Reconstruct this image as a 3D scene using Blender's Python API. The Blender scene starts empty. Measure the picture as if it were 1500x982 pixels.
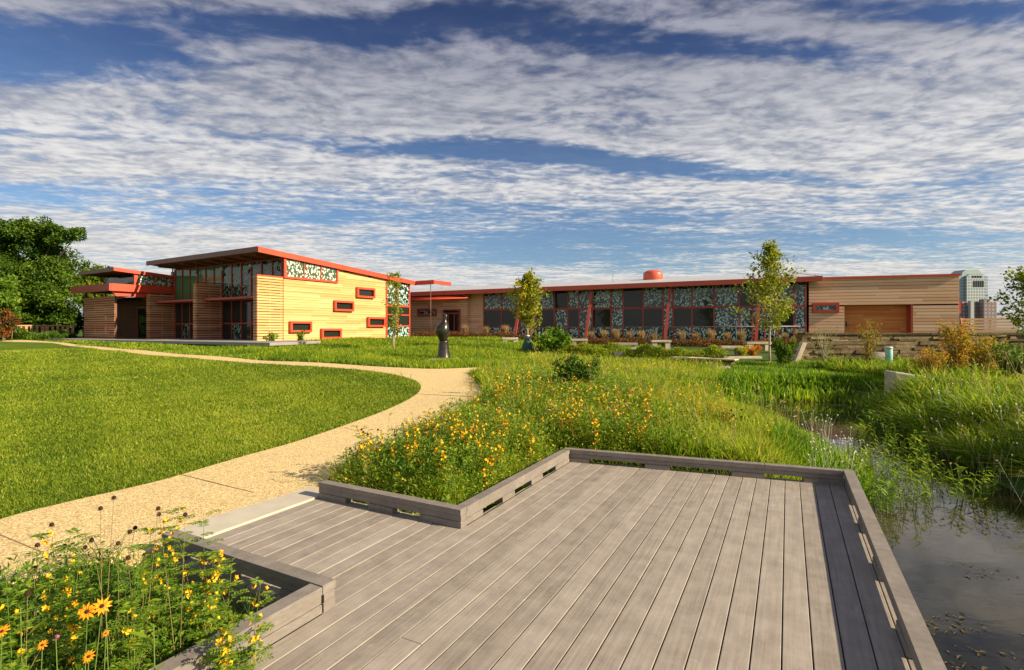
import bpy, bmesh, math, random
import numpy as np
from mathutils import Vector, Matrix
from mathutils.geometry import delaunay_2d_cdt

random.seed(11)
rng = np.random.default_rng(11)
sc = bpy.context.scene
C = sc.collection
R = math.radians

# ------------------------------------------------------------------ camera
EYE, F, CX, CY, WL = 1.74, 760.0, 750.0, 482.0, -0.35
cam = bpy.data.objects.new('camera', bpy.data.cameras.new('camera'))
C.objects.link(cam)
cam.location = (0, 0, EYE)
cam.rotation_euler = (R(90), 0, 0)
cam.data.sensor_width = 36
cam.data.lens = F / 1500 * 36
cam.data.shift_y = -9 / 1500
cam.data.clip_end = 6000
cam.data.clip_start = 0.05
sc.camera = cam

# ------------------------------------------------------------------ light
SUN_EL, SUN_AZ = 28.0, -21.0          # azimuth counted from +X towards +Y
sun = bpy.data.objects.new('sun', bpy.data.lights.new('sun', 'SUN'))
C.objects.link(sun)
sun.data.energy = 5.0
sun.data.angle = R(0.6)
sun.data.color = (1.0, 0.83, 0.58)
sd = Vector((math.cos(R(SUN_EL)) * math.cos(R(SUN_AZ)), math.cos(R(SUN_EL)) * math.sin(R(SUN_AZ)), math.sin(R(SUN_EL))))
sun.rotation_euler = sd.to_track_quat('Z', 'Y').to_euler()
sc.view_settings.view_transform = 'Standard'
sc.view_settings.look = 'None'
sc.view_settings.exposure = 0.75
sc.view_settings.gamma = 1
sc.render.engine = 'CYCLES'
sc.cycles.use_denoising = True
sc.cycles.max_bounces = 6
sc.cycles.diffuse_bounces = 3
sc.cycles.glossy_bounces = 3
sc.cycles.transmission_bounces = 3
sc.cycles.transparent_max_bounces = 6
sc.cycles.caustics_reflective = False
sc.cycles.caustics_refractive = False


class NT:
    """small node-tree helper"""
    def __init__(s, nt):
        s.t = nt; s.n = nt.nodes; s.l = nt.links
    def new(s, typ, **kw):
        n = s.n.new(typ)
        for k, v in kw.items():
            setattr(n, k, v)
        return n
    def put(s, sock, v):
        if isinstance(v, bpy.types.NodeSocket):
            s.l.new(v, sock)
        elif v is not None:
            if isinstance(v, (tuple, list)) and len(v) == 3 and sock.type == 'RGBA':
                v = (*v, 1)
            sock.default_value = v
    def m(s, op, a, b=None, c=None, clamp=False):
        n = s.new('ShaderNodeMath', operation=op, use_clamp=clamp)
        s.put(n.inputs[0], a)
        if b is not None: s.put(n.inputs[1], b)
        if c is not None: s.put(n.inputs[2], c)
        return n.outputs[0]
    def v(s, op, a, b=None):
        n = s.new('ShaderNodeVectorMath', operation=op)
        s.put(n.inputs[0], a)
        if b is not None: s.put(n.inputs[1], b)
        return n.outputs['Value'] if op in ('LENGTH', 'DOT_PRODUCT') else n.outputs[0]
    def mix(s, f, a, b, typ='MIX'):
        n = s.new('ShaderNodeMix', data_type='RGBA', blend_type=typ)
        s.put(n.inputs[0], f); s.put(n.inputs[6], a); s.put(n.inputs[7], b)
        return n.outputs[2]
    def rng(s, x, a, b, c=0.0, d=1.0, smooth=True):
        n = s.new('ShaderNodeMapRange', interpolation_type='SMOOTHSTEP' if smooth else 'LINEAR')
        s.put(n.inputs[0], x); s.put(n.inputs[1], a); s.put(n.inputs[2], b); s.put(n.inputs[3], c); s.put(n.inputs[4], d)
        return n.outputs[0]
    def noise(s, vec, scale, detail=3, rough=.55, dist=0.0):
        n = s.new('ShaderNodeTexNoise')
        if vec is not None: s.put(n.inputs['Vector'], vec)
        n.inputs['Scale'].default_value = scale; n.inputs['Detail'].default_value = detail
        n.inputs['Roughness'].default_value = rough; n.inputs['Distortion'].default_value = dist
        return n.outputs[0]
    def mapping(s, vec, scale=(1, 1, 1), rot=(0, 0, 0), loc=(0, 0, 0)):
        n = s.new('ShaderNodeMapping')
        s.put(n.inputs[0], vec); n.inputs[1].default_value = loc; n.inputs[2].default_value = rot; n.inputs[3].default_value = scale
        return n.outputs[0]
    def ramp(s, f, stops, interp='LINEAR'):
        n = s.new('ShaderNodeValToRGB'); r = n.color_ramp; r.interpolation = interp
        while len(r.elements) > len(stops): r.elements.remove(r.elements[-1])
        while len(r.elements) < len(stops): r.elements.new(1)
        for e, (p, c) in zip(r.elements, stops):
            e.position = p; e.color = (*c, 1)
        s.put(n.inputs[0], f)
        return n.outputs[0]
    def xyz(s, vec):
        n = s.new('ShaderNodeSeparateXYZ'); s.put(n.inputs[0], vec); return n.outputs
    def cxyz(s, x, y, z):
        n = s.new('ShaderNodeCombineXYZ'); s.put(n.inputs[0], x); s.put(n.inputs[1], y); s.put(n.inputs[2], z); return n.outputs[0]


# ------------------------------------------------------------------ sky
world = bpy.data.worlds.new('World')
sc.world = world
world.use_nodes = True
w = NT(world.node_tree)
w.n.clear()
sky = w.new('ShaderNodeTexSky', sky_type='NISHITA', sun_disc=False)
sky.sun_elevation = R(SUN_EL)
sky.sun_rotation = R(90 - SUN_AZ)
sky.air_density = 1.0; sky.dust_density = 0.6; sky.ozone_density = 2.5
tc = w.new('ShaderNodeTexCoord')
d = w.v('NORMALIZE', tc.outputs['Generated'])
dx, dy, dz = w.xyz(d)
zz = w.m('ADD', w.m('MAXIMUM', dz, 0.0), 0.035)
Px, Py = w.m('DIVIDE', dx, zz), w.m('DIVIDE', dy, zz)
Pv = w.cxyz(Px, Py, 0.0)
warp = w.m('SUBTRACT', w.noise(w.mapping(Pv, scale=(.5, .5, 1)), 1.2, 2), .5)
warp2 = w.m('SUBTRACT', w.noise(w.mapping(Pv, loc=(5, 3, 0)), 2.6, 2), .5)
Pw = w.v('ADD', Pv, w.cxyz(w.m('MULTIPLY', warp, .35), w.m('MULTIPLY', warp, .6), 0.0))
Pc = w.v('ADD', Pv, w.cxyz(w.m('MULTIPLY', warp2, .25), w.m('MULTIPLY', warp, .30), 0.0))
streak = w.noise(w.mapping(Pw, scale=(.48, 1.15, 1), rot=(0, 0, R(-12))), 1.15, 5, .60)
cell = w.noise(w.mapping(Pc, scale=(1.0, 1.35, 1), rot=(0, 0, R(-18))), 12.0, 4, .55)
cell2 = w.noise(w.mapping(Pc, scale=(.7, 1.5, 1), rot=(0, 0, R(-30))), 5.0, 3, .5)
fine = w.noise(w.mapping(Pw, scale=(.9, 2.0, 1), rot=(0, 0, R(9))), 2.4, 7, .64)
wx, wy, _ = w.xyz(Pw)


def gap(cx, cy, rx, ry, tilt=0.0):
    ex = w.m('SUBTRACT', wx, cx)
    ey = w.m('SUBTRACT', w.m('SUBTRACT', wy, cy), w.m('MULTIPLY', ex, tilt))
    r = w.v('LENGTH', w.cxyz(w.m('DIVIDE', ex, rx), w.m('DIVIDE', ey, ry), 0.0))
    return w.rng(r, .15, 1.15, 1, 0)


cov = w.m('ADD', w.m('MULTIPLY', streak, 1.15), w.m('MULTIPLY', cell, .55))
cov = w.m('ADD', w.m('ADD', cov, w.m('MULTIPLY', cell2, .45)), w.m('MULTIPLY', fine, .42))
holes = [(.45, 2.75, 2.1, .20, .19, .55), (.9, 5.2, 3.4, 2.4, .1, .42), (-1.65, 1.72, 1.0, .22, .05, .50),
         (.75, 1.75, 1.0, .13, .1, .40), (-2.4, 3.5, 2.8, .8, .25, .26), (4.0, 4.6, 2.4, 1.4, .3, .26), (-.4, 1.58, 1.2, .14, 0, .40), (1.2, 1.52, .8, .08, .1, .3)]
for cx_, cy_, rx_, ry_, tl_, amt in holes:
    cov = w.m('SUBTRACT', cov, w.m('MULTIPLY', gap(cx_, cy_, rx_, ry_, tl_), amt))
mask = w.m('ADD', w.m('MULTIPLY', w.rng(cov, .84, 1.30), .93), .06)
hz = w.rng(dz, .015, .16, 1, 0)                       # thin bright veil low over the horizon
mask = w.m('MAXIMUM', mask, w.m('MULTIPLY', hz, .5))
lit = w.ramp(dz, [(0.0, (4.6, 4.4, 4.1)), (.10, (5.3, 5.1, 4.7)), (.28, (4.8, 4.75, 4.75)), (.45, (2.3, 2.35, 2.8)), (.75, (2.3, 2.4, 3.0))])
shade = w.ramp(dz, [(0.0, (2.9, 3.0, 3.25)), (.12, (2.9, 3.05, 3.4)), (.30, (2.1, 2.25, 2.7)), (.50, (1.05, 1.15, 1.55)), (.75, (.6, .7, 1.1))])
thick = w.rng(w.m('ADD', w.m('ADD', w.m('MULTIPLY', cell, .45), w.m('MULTIPLY', cell2, .3)), w.m('MULTIPLY', fine, .55)), .50, .80)
ccol = w.mix(thick, shade, lit)
skyc = w.mix(1.0, sky.outputs[0], w.ramp(dz, [(0, (.52, .58, .64)), (.25, (.44, .54, .64)), (.42, (.24, .31, .45)), (.6, (.12, .16, .28))]), 'MULTIPLY')
col = w.mix(mask, skyc, ccol)
bg = w.new('ShaderNodeBackground')
w.put(bg.inputs[0], col)
bg.inputs[1].default_value = 0.1
wo = w.new('ShaderNodeOutputWorld')
w.l.new(bg.outputs[0], wo.inputs[0])

# ------------------------------------------------------------------ materials
MAT = {}


def mat(name, fn):
    m = bpy.data.materials.new(name); m.use_nodes = True
    t = NT(m.node_tree)
    bs = t.n['Principled BSDF']
    MAT[name] = m
    fn(t, bs)
    return m


def setp(t, bs, col=None, rough=None, metal=None, spec=None, bump=None, bstr=.3, bdist=.01):
    if col is not None: t.put(bs.inputs['Base Color'], col)
    if rough is not None: t.put(bs.inputs['Roughness'], rough)
    if metal is not None: bs.inputs['Metallic'].default_value = metal
    if spec is not None: bs.inputs['Specular IOR Level'].default_value = spec
    if bump is not None:
        b = t.new('ShaderNodeBump'); b.inputs['Strength'].default_value = bstr; b.inputs['Distance'].default_value = bdist
        t.put(b.inputs['Height'], bump); t.l.new(b.outputs[0], bs.inputs['Normal'])


def ocoord(t): return t.new('ShaderNodeTexCoord').outputs['Object']
def gcoord(t): return t.new('ShaderNodeNewGeometry').outputs['Position']


def simple(name, c1, c2, scale, rough=.7, spec=.3, metal=0, bstr=.2, bdist=.01, detail=4):
    def fn(t, bs):
        p = ocoord(t)
        n = t.noise(p, scale, detail, .6)
        n2 = t.noise(p, scale * .17, 3, .6)
        f = t.m('ADD', t.m('MULTIPLY', n, .55), t.m('MULTIPLY', n2, .45))
        c = t.ramp(f, [(.32, c1), (.68, c2)])
        setp(t, bs, c, rough, metal, spec, n, bstr, bdist)
    return mat(name, fn)


def foliage(name, stops, trans=.35, rough=.55, wscale=.35, spec=.25):
    """leaf and grass colours: tint of each blade plus slow drift over the ground"""
    def fn(t, bs):
        a = t.new('ShaderNodeAttribute', attribute_name='tint')
        big = t.noise(gcoord(t), wscale, 3, .6)
        f = t.m('ADD', a.outputs['Fac'], t.m('MULTIPLY', t.m('SUBTRACT', big, .5), .75), clamp=True)
        c = t.ramp(f, stops)
        setp(t, bs, c, rough, 0, spec)
        tr = t.new('ShaderNodeBsdfTranslucent'); t.put(tr.inputs[0], t.mix(.5, c, t.mix(1, c, (1.35, 1.3, .5), 'MULTIPLY')))
        mx = t.new('ShaderNodeMixShader'); mx.inputs[0].default_value = trans
        t.l.new(bs.outputs[0], mx.inputs[1]); t.l.new(tr.outputs[0], mx.inputs[2])
        t.l.new(mx.outputs[0], t.n['Material Output'].inputs[0])
    return mat(name, fn)


def wood_fn(pitch, pal, along='x', rough=.6):
    def fn(t, bs):
        o = ocoord(t)
        x, y, z = t.xyz(o)
        h = t.m('ADD', x, y)
        row = t.m('FLOOR', t.m('DIVIDE', z, pitch))
        wn = t.new('ShaderNodeTexWhiteNoise', noise_dimensions='2D')
        seg = t.m('FLOOR', t.m('DIVIDE', t.m('ADD', h, t.m('MULTIPLY', row, 1.37)), 2.9))
        t.put(wn.inputs[0], t.cxyz(row, seg, 0.0))
        g = t.noise(t.cxyz(t.m('MULTIPLY', h, 1.2), row, t.m('MULTIPLY', z, 26.0)), 1.6, 4, .6)
        f = t.m('ADD', t.m('MULTIPLY', wn.outputs[0], .6), t.m('MULTIPLY', g, .42))
        c = t.ramp(f, pal)
        stain = t.noise(t.mapping(o, scale=(.35, .35, .9)), 1.5, 4, .6)
        c = t.mix(t.rng(stain, .55, .8, 0, .35), c, (.30, .27, .25))
        setp(t, bs, c, rough, 0, .25, g, .15, .004)
    return fn


M_ = {}
mat('cedar', wood_fn(.16, [(.1, (.58, .31, .11)), (.5, (.70, .43, .17)), (.9, (.80, .55, .26))]))
mat('cedar_aged', wood_fn(.22, [(.0, (.70, .36, .20)), (.5, (.86, .52, .32)), (1, (.94, .68, .48))]))
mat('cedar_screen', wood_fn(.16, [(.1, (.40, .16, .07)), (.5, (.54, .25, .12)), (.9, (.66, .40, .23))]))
mat('cedar_door', wood_fn(.12, [(.1, (.58, .16, .04)), (.5, (.74, .25, .07)), (.9, (.82, .33, .11))]))
simple('red_paint', (.58, .055, .022), (.66, .085, .032), 3.0, .42, .5)
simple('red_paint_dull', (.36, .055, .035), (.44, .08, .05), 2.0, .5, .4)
simple('brown_metal_shaded_red', (.17, .075, .05), (.22, .10, .07), 2.0, .45, .5)  # brown metal parts; on the front fascias it stands for red in shade
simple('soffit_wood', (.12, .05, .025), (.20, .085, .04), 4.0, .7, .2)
simple('roof_metal', (.42, .43, .46), (.56, .57, .60), 1.0, .45, .4)
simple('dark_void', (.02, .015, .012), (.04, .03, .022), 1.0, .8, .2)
simple('white_metal', (.62, .62, .60), (.72, .72, .70), 5.0, .4, .5)
simple('steel', (.25, .25, .26), (.33, .33, .34), 5.0, .4, .5, metal=.6)
simple('bronze', (.030, .027, .024), (.085, .076, .062), 6.0, .27, .6, metal=.55, bstr=.25, bdist=.02)
simple('limestone', (.42, .36, .28), (.66, .58, .46), 4.0, .85, .2, bstr=.5, bdist=.02)
def fn_stone(t, bs):
    o = ocoord(t); at = t.new('ShaderNodeAttribute', attribute_name='tint')
    n = t.noise(o, 5, 5, .65); n2 = t.noise(t.mapping(o, scale=(1, 1, 5)), 3, 4, .6)
    f = t.m('ADD', t.m('ADD', t.m('MULTIPLY', at.outputs['Fac'], .5), t.m('MULTIPLY', n, .3)), t.m('MULTIPLY', n2, .3))
    setp(t, bs, t.ramp(f, [(.2, (.09, .065, .035)), (.5, (.19, .145, .08)), (.8, (.32, .25, .15)), (1, (.44, .36, .25))]), .9, 0, .15, t.m('ADD', n, n2), .8, .04)
mat('field_stone', fn_stone)
simple('boulder', (.20, .18, .15), (.36, .32, .27), 3.0, .9, .2, bstr=.7, bdist=.04)
simple('concrete', (.46, .42, .34), (.58, .54, .45), 5.0, .85, .2, bstr=.2)
simple('old_concrete', (.26, .25, .20), (.36, .34, .28), 4.0, .9, .2, bstr=.3)
simple('paving', (.26, .25, .26), (.34, .33, .33), 2.0, .8, .2)
simple('bark', (.16, .12, .08), (.30, .24, .17), 14.0, .9, .1, bstr=.6)
simple('dark_bark', (.05, .04, .028), (.11, .085, .055), 14.0, .9, .1, bstr=.6)
simple('pale_bark', (.34, .28, .20), (.50, .43, .33), 14.0, .8, .1, bstr=.4)
simple('bollard_paint', (.30, .62, .60), (.36, .70, .66), 8.0, .4, .4)
simple('green_bag', (.015, .07, .05), (.03, .12, .085), 8.0, .55, .4)
simple('plastic_white', (.70, .70, .66), (.78, .78, .74), 4.0, .5, .4)
simple('yellow_petal', (.90, .40, .010), (.95, .62, .03), 30.0, .6, .1, bstr=0)
simple('orange_petal', (.88, .26, .01), (.95, .40, .02), 30.0, .6, .1, bstr=0)
simple('rust_petal', (.36, .07, .015), (.60, .17, .02), 12.0, .7, .1, bstr=0)
simple('pink_petal', (.55, .16, .24), (.70, .30, .36), 12.0, .7, .1, bstr=0)
simple('white_petal', (.62, .60, .50), (.75, .74, .66), 12.0, .7, .1, bstr=0)
simple('dark_cone', (.035, .016, .012), (.075, .035, .022), 50.0, .9, .1, bstr=.8)
simple('dry_stem', (.20, .14, .06), (.32, .25, .11), 30.0, .8, .1, bstr=0)
simple('green_stem', (.10, .16, .03), (.17, .24, .05), 30.0, .7, .2, bstr=0)
simple('red_roof_vent', (.55, .075, .035), (.66, .12, .06), 3.0, .4, .5)
simple('joint', (.24, .17, .09), (.34, .25, .13), 9.0, .95, .1)
simple('soil', (.05, .035, .022), (.11, .08, .05), 5.0, .95, .1, bstr=.8, bdist=.03)

GREEN = [(0, (.015, .055, .008)), (.35, (.05, .14, .012)), (.65, (.13, .24, .018)), (1, (.30, .34, .04))]
foliage('lawn_blade', [(0, (.055, .11, .008)), (.40, (.18, .275, .014)), (.75, (.37, .43, .025)), (1, (.58, .52, .12))], .30, .6, .28)
foliage('meadow_blade', [(0, (.05, .13, .010)), (.30, (.17, .30, .015)), (.62, (.38, .48, .025)), (.92, (.60, .60, .06)), (1, (.55, .46, .16))], .45, .55, .5)
foliage('reed_blade', [(0, (.04, .12, .012)), (.45, (.18, .34, .02)), (.8, (.38, .50, .03)), (1, (.52, .54, .06))], .45, .45, .6)
foliage('bank_blade', [(0, (.04, .10, .010)), (.4, (.15, .29, .018)), (.75, (.34, .46, .03)), (1, (.52, .50, .10))], .50, .5, .5)
foliage('straw_blade', [(0, (.25, .15, .06)), (.5, (.42, .28, .13)), (1, (.58, .44, .24))], .3, .7, 1)
foliage('bloom_tip', [(0, (.10, .18, .02)), (.3, (.70, .48, .02)), (1, (.90, .70, .04))], .4, .6, .1)
foliage('white_tip', [(0, (.20, .28, .08)), (.3, (.70, .70, .60)), (1, (.80, .80, .72))], .4, .6, .1)
foliage('bed_leaf', [(0, (.03, .085, .010)), (.35, (.09, .21, .018)), (.75, (.24, .37, .03)), (1, (.42, .48, .05))], .42, .5, .8)
foliage('dark_leaf', [(0, (.012, .045, .006)), (.45, (.05, .12, .010)), (1, (.16, .26, .02))], .35, .5, .25)
foliage('young_leaf', [(0, (.07, .13, .012)), (.4, (.26, .32, .02)), (.8, (.52, .46, .03)), (1, (.62, .48, .05))], .40, .5, .6)
foliage('oak_leaf', [(0, (.05, .12, .012)), (.45, (.20, .29, .018)), (1, (.48, .44, .04))], .40, .5, .6)
foliage('hedge_leaf', [(0, (.06, .14, .010)), (.45, (.24, .34, .02)), (1, (.54, .50, .03))], .35, .5, .8)
foliage('autumn_leaf', [(0, (.12, .16, .015)), (.4, (.40, .30, .02)), (.75, (.62, .34, .02)), (1, (.60, .16, .02))], .4, .5, 1)
foliage('rust_leaf', [(0, (.03, .05, .01)), (.4, (.12, .07, .02)), (.8, (.34, .09, .02)), (1, (.50, .18, .03))], .25, .6, .6)


def fn_ground(t, bs):
    p = gcoord(t)
    n = t.noise(p, .6, 5, .6); n2 = t.noise(p, 7, 4, .65)
    f = t.m('ADD', t.m('MULTIPLY', n, .6), t.m('MULTIPLY', n2, .4))
    c = t.ramp(f, [(.3, (.055, .045, .025)), (.45, (.05, .085, .018)), (.62, (.09, .15, .022)), (.8, (.16, .20, .035))])
    setp(t, bs, c, .95, 0, .1, n2, .6, .04)
mat('ground_cover', fn_ground)


def fn_lawn(t, bs):
    p = gcoord(t)
    n = t.noise(p, .35, 4, .6); n2 = t.noise(p, 5, 4, .7); n3 = t.noise(t.mapping(p, scale=(1, 1, 1)), 38, 3, .6)
    f = t.m('ADD', t.m('ADD', t.m('MULTIPLY', n, .4), t.m('MULTIPLY', n2, .3)), t.m('MULTIPLY', n3, .3))
    c = t.ramp(f, [(.33, (.05, .09, .010)), (.5, (.11, .18, .014)), (.68, (.22, .27, .022))])
    bare = t.rng(t.noise(t.mapping(p, scale=(.5, 1.3, 1)), .62, 4, .6), .70, .78)
    c = t.mix(t.m('MULTIPLY', bare, .7), c, (.30, .24, .11))
    setp(t, bs, c, .9, 0, .1, n3, .9, .03)
mat('lawn_turf', fn_lawn)


def fn_path(t, bs):
    p = gcoord(t)
    v = t.new('ShaderNodeTexVoronoi', feature='F1'); v.inputs['Scale'].default_value = 62; t.put(v.inputs['Vector'], p)
    x, y, z = t.xyz(v.outputs['Color'])
    c = t.ramp(x, [(0, (.40, .24, .08)), (.22, (.74, .53, .22)), (.6, (.84, .66, .31)), (1, (.90, .78, .45))])
    c = t.mix(t.rng(v.outputs['Distance'], .40, .80), c, (.46, .35, .19))
    big = t.noise(p, .9, 5, .6)
    c = t.mix(t.rng(big, .35, .7, 0, .28), c, (.60, .46, .26))
    st_ = t.rng(t.noise(t.mapping(p, scale=(1, 1, 1)), 2.1, 6, .7), .56, .72, 0, .30)
    c = t.mix(st_, c, (.40, .31, .19))
    setp(t, bs, c, .85, 0, .2, v.outputs['Distance'], .6, -.008)
mat('aggregate', fn_path)


def fn_deck(t, bs):
    o = ocoord(t)
    x, y, z = t.xyz(o)
    row = t.m('FLOOR', t.m('DIVIDE', t.m('ADD', x, 4.26), .146))
    wn = t.new('ShaderNodeTexWhiteNoise', noise_dimensions='1D'); t.put(wn.inputs['W'], row)
    at = t.new('ShaderNodeAttribute', attribute_name='tint')
    g = t.noise(t.cxyz(t.m('MULTIPLY', x, 38.0), t.m('MULTIPLY', y, 1.5), row), 1.3, 5, .62)
    spots = t.noise(o, 5.5, 5, .65); grit = t.noise(o, 160, 2, .7)
    f = t.m('ADD', t.m('ADD', t.m('MULTIPLY', at.outputs['Fac'], .13), t.m('MULTIPLY', g, .42)), t.m('MULTIPLY', spots, .44))
    c = t.ramp(f, [(.28, (.195, .166, .142)), (.5, (.322, .284, .246)), (.72, (.435, .395, .345))])
    sc_ = t.rng(t.noise(t.mapping(o, scale=(1, .35, 1)), 2.3, 5, .7), .56, .72, 0, .45)
    sc2 = t.rng(t.noise(t.mapping(o, scale=(1, .6, 1), loc=(7, 2, 0)), 9, 4, .7), .62, .74, 0, .45)
    c = t.mix(sc2, c, (.47, .43, .36))
    c = t.mix(sc_, c, (.42, .385, .32))
    dk = t.rng(t.noise(t.mapping(o, scale=(3.2, 1, 1), loc=(3, 1, 0)), 1.7, 4, .6), .63, .76, 0, .38)
    c = t.mix(dk, c, (.19, .165, .14))
    c = t.mix(t.rng(grit, .42, .30, 0, .35), c, (.14, .12, .10))
    h = t.m('ADD', t.m('MULTIPLY', g, .5), t.m('MULTIPLY', grit, .5))
    setp(t, bs, c, t.rng(spots, .3, .7, .62, .80), 0, .3, h, .35, .003)
mat('deck_composite', fn_deck)


def fn_rail(t, bs):
    o = ocoord(t)
    g = t.noise(t.mapping(o, scale=(9, 9, 42)), 1.6, 5, .62); spots = t.noise(o, 4.5, 4, .6); grit = t.noise(o, 180, 2, .7)
    f = t.m('ADD', t.m('MULTIPLY', g, .5), t.m('MULTIPLY', spots, .5))
    c = t.ramp(f, [(.3, (.165, .145, .130)), (.5, (.225, .20, .178)), (.72, (.31, .28, .25))])
    c = t.mix(t.rng(grit, .42, .30, 0, .4), c, (.12, .10, .09))
    setp(t, bs, c, .7, 0, .3, t.m('ADD', g, grit), .4, .003)
mat('rail_composite', fn_rail)


def fn_water(t, bs):
    p = gcoord(t)
    n = t.noise(t.mapping(p, scale=(1, 1.6, 1)), 2.2, 3, .5); n2 = t.noise(p, 14, 2, .5)
    murk = t.noise(p, .8, 4, .6)
    c = t.ramp(murk, [(.35, (.014, .014, .006)), (.7, (.060, .050, .022))])
    setp(t, bs, c, .04, 0, .6, t.m('ADD', n, t.m('MULTIPLY', n2, .12)), .10, .02)
    bs.inputs['IOR'].default_value = 1.45
mat('pond_water', fn_water)


def fn_glass(tint, rough=.04):
    def fn(t, bs):
        o = ocoord(t)
        n = t.noise(o, .7, 3, .6)
        c = t.mix(n, tint, tuple(k * 2.2 for k in tint))
        wav = t.noise(o, .9, 2, .5)
        setp(t, bs, c, rough, 0, .5, wav, .06, .05)
        bs.inputs['IOR'].default_value = 1.42
    return fn
mat('plain_glass', fn_glass((.012, .016, .013)))
mat('tree_reflection_glass', fn_glass((.045, .12, .055), .10))  # green in the colour stands in for reflected trees


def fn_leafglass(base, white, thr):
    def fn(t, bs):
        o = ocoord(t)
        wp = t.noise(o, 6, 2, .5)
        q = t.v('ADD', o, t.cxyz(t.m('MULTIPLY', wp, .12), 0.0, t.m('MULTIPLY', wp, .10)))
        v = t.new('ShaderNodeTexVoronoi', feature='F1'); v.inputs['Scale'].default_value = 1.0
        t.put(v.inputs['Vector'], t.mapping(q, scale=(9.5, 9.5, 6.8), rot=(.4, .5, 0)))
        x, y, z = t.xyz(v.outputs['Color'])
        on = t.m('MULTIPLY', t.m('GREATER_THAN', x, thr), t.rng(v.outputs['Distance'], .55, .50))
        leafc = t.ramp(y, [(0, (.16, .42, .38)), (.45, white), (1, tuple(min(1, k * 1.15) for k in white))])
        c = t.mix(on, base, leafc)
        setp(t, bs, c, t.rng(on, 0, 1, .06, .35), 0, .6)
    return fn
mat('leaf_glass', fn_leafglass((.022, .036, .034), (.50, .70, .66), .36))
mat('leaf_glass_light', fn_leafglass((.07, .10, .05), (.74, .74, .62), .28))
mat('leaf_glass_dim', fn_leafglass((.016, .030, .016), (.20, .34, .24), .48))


def fn_tower(c1, c2, sx, sz, thr=.30):
    def fn(t, bs):
        x, y, z = t.xyz(ocoord(t))
        a = t.m('FRACT', t.m('DIVIDE', t.m('ADD', x, y), sx)); b = t.m('FRACT', t.m('DIVIDE', z, sz))
        on = t.m('MULTIPLY', t.m('GREATER_THAN', a, thr), t.m('GREATER_THAN', b, thr))
        setp(t, bs, t.mix(on, c1, c2), t.rng(on, 0, 1, .8, .2), 0, .4)
    return fn
mat('tower_front_hazed', fn_tower((.52, .55, .54), (.26, .34, .40), 3.2, 3.6))  # lightened and blued: distance haze mixed into the colours
mat('tower_side_hazed', fn_tower((.42, .49, .53), (.24, .34, .42), 3.2, 3.6, .22))  # same haze painted into the main tower faces
mat('brown_block', fn_tower((.22, .17, .19), (.42, .38, .34), 3.4, 3.4, .52))
simple('tower_roof', (.30, .42, .42), (.38, .50, .48), .1, .5, .4)
simple('far_city', (.40, .42, .44), (.50, .50, .50), .05, .8, .2)

# ------------------------------------------------------------------ mesh helpers


def tag(o, label=None, cat=None, group=None, kind=None):
    if label: o['label'] = label
    if cat: o['category'] = cat
    if group: o['group'] = group
    if kind: o['kind'] = kind
    return o


def thing(name, label, cat, loc, rz=0, group=None):
    o = bpy.data.objects.new(name, None)
    o.empty_display_size = .3
    C.objects.link(o); o.location = loc; o.rotation_euler = (0, 0, rz)
    return tag(o, label, cat, group)


def arr_mesh(name, V, quads=None, tris=None, tint=None, smooth=False):
    me = bpy.data.meshes.new(name)
    V = np.asarray(V, dtype=np.float32)
    me.vertices.add(len(V)); me.vertices.foreach_set('co', V.ravel())
    loops, starts, tot = [], [], 0
    if quads is not None and len(quads):
        q = np.asarray(quads, dtype=np.int32); loops.append(q.ravel()); starts.append(np.arange(len(q)) * 4); tot += q.size
    if tris is not None and len(tris):
        q = np.asarray(tris, dtype=np.int32); loops.append(q.ravel()); starts.append(tot + np.arange(len(q)) * 3); tot += q.size
    L = np.concatenate(loops); S = np.concatenate(starts)
    me.loops.add(len(L)); me.loops.foreach_set('vertex_index', L)
    me.polygons.add(len(S)); me.polygons.foreach_set('loop_start', S.astype(np.int32))
    me.update(calc_edges=True)
    if tint is not None:
        a = me.attributes.new('tint', 'FLOAT', 'POINT'); a.data.foreach_set('value', np.asarray(tint, dtype=np.float32))
    if smooth:
        me.polygons.foreach_set('use_smooth', np.ones(len(S), dtype=bool))
    me.validate()
    return me


def link(name, me, m, parent=None):
    o = bpy.data.objects.new(name, me); C.objects.link(o)
    if isinstance(m, str): m = [m]
    for k in m: me.materials.append(MAT[k])
    if parent is not None: o.parent = parent
    return o


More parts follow.
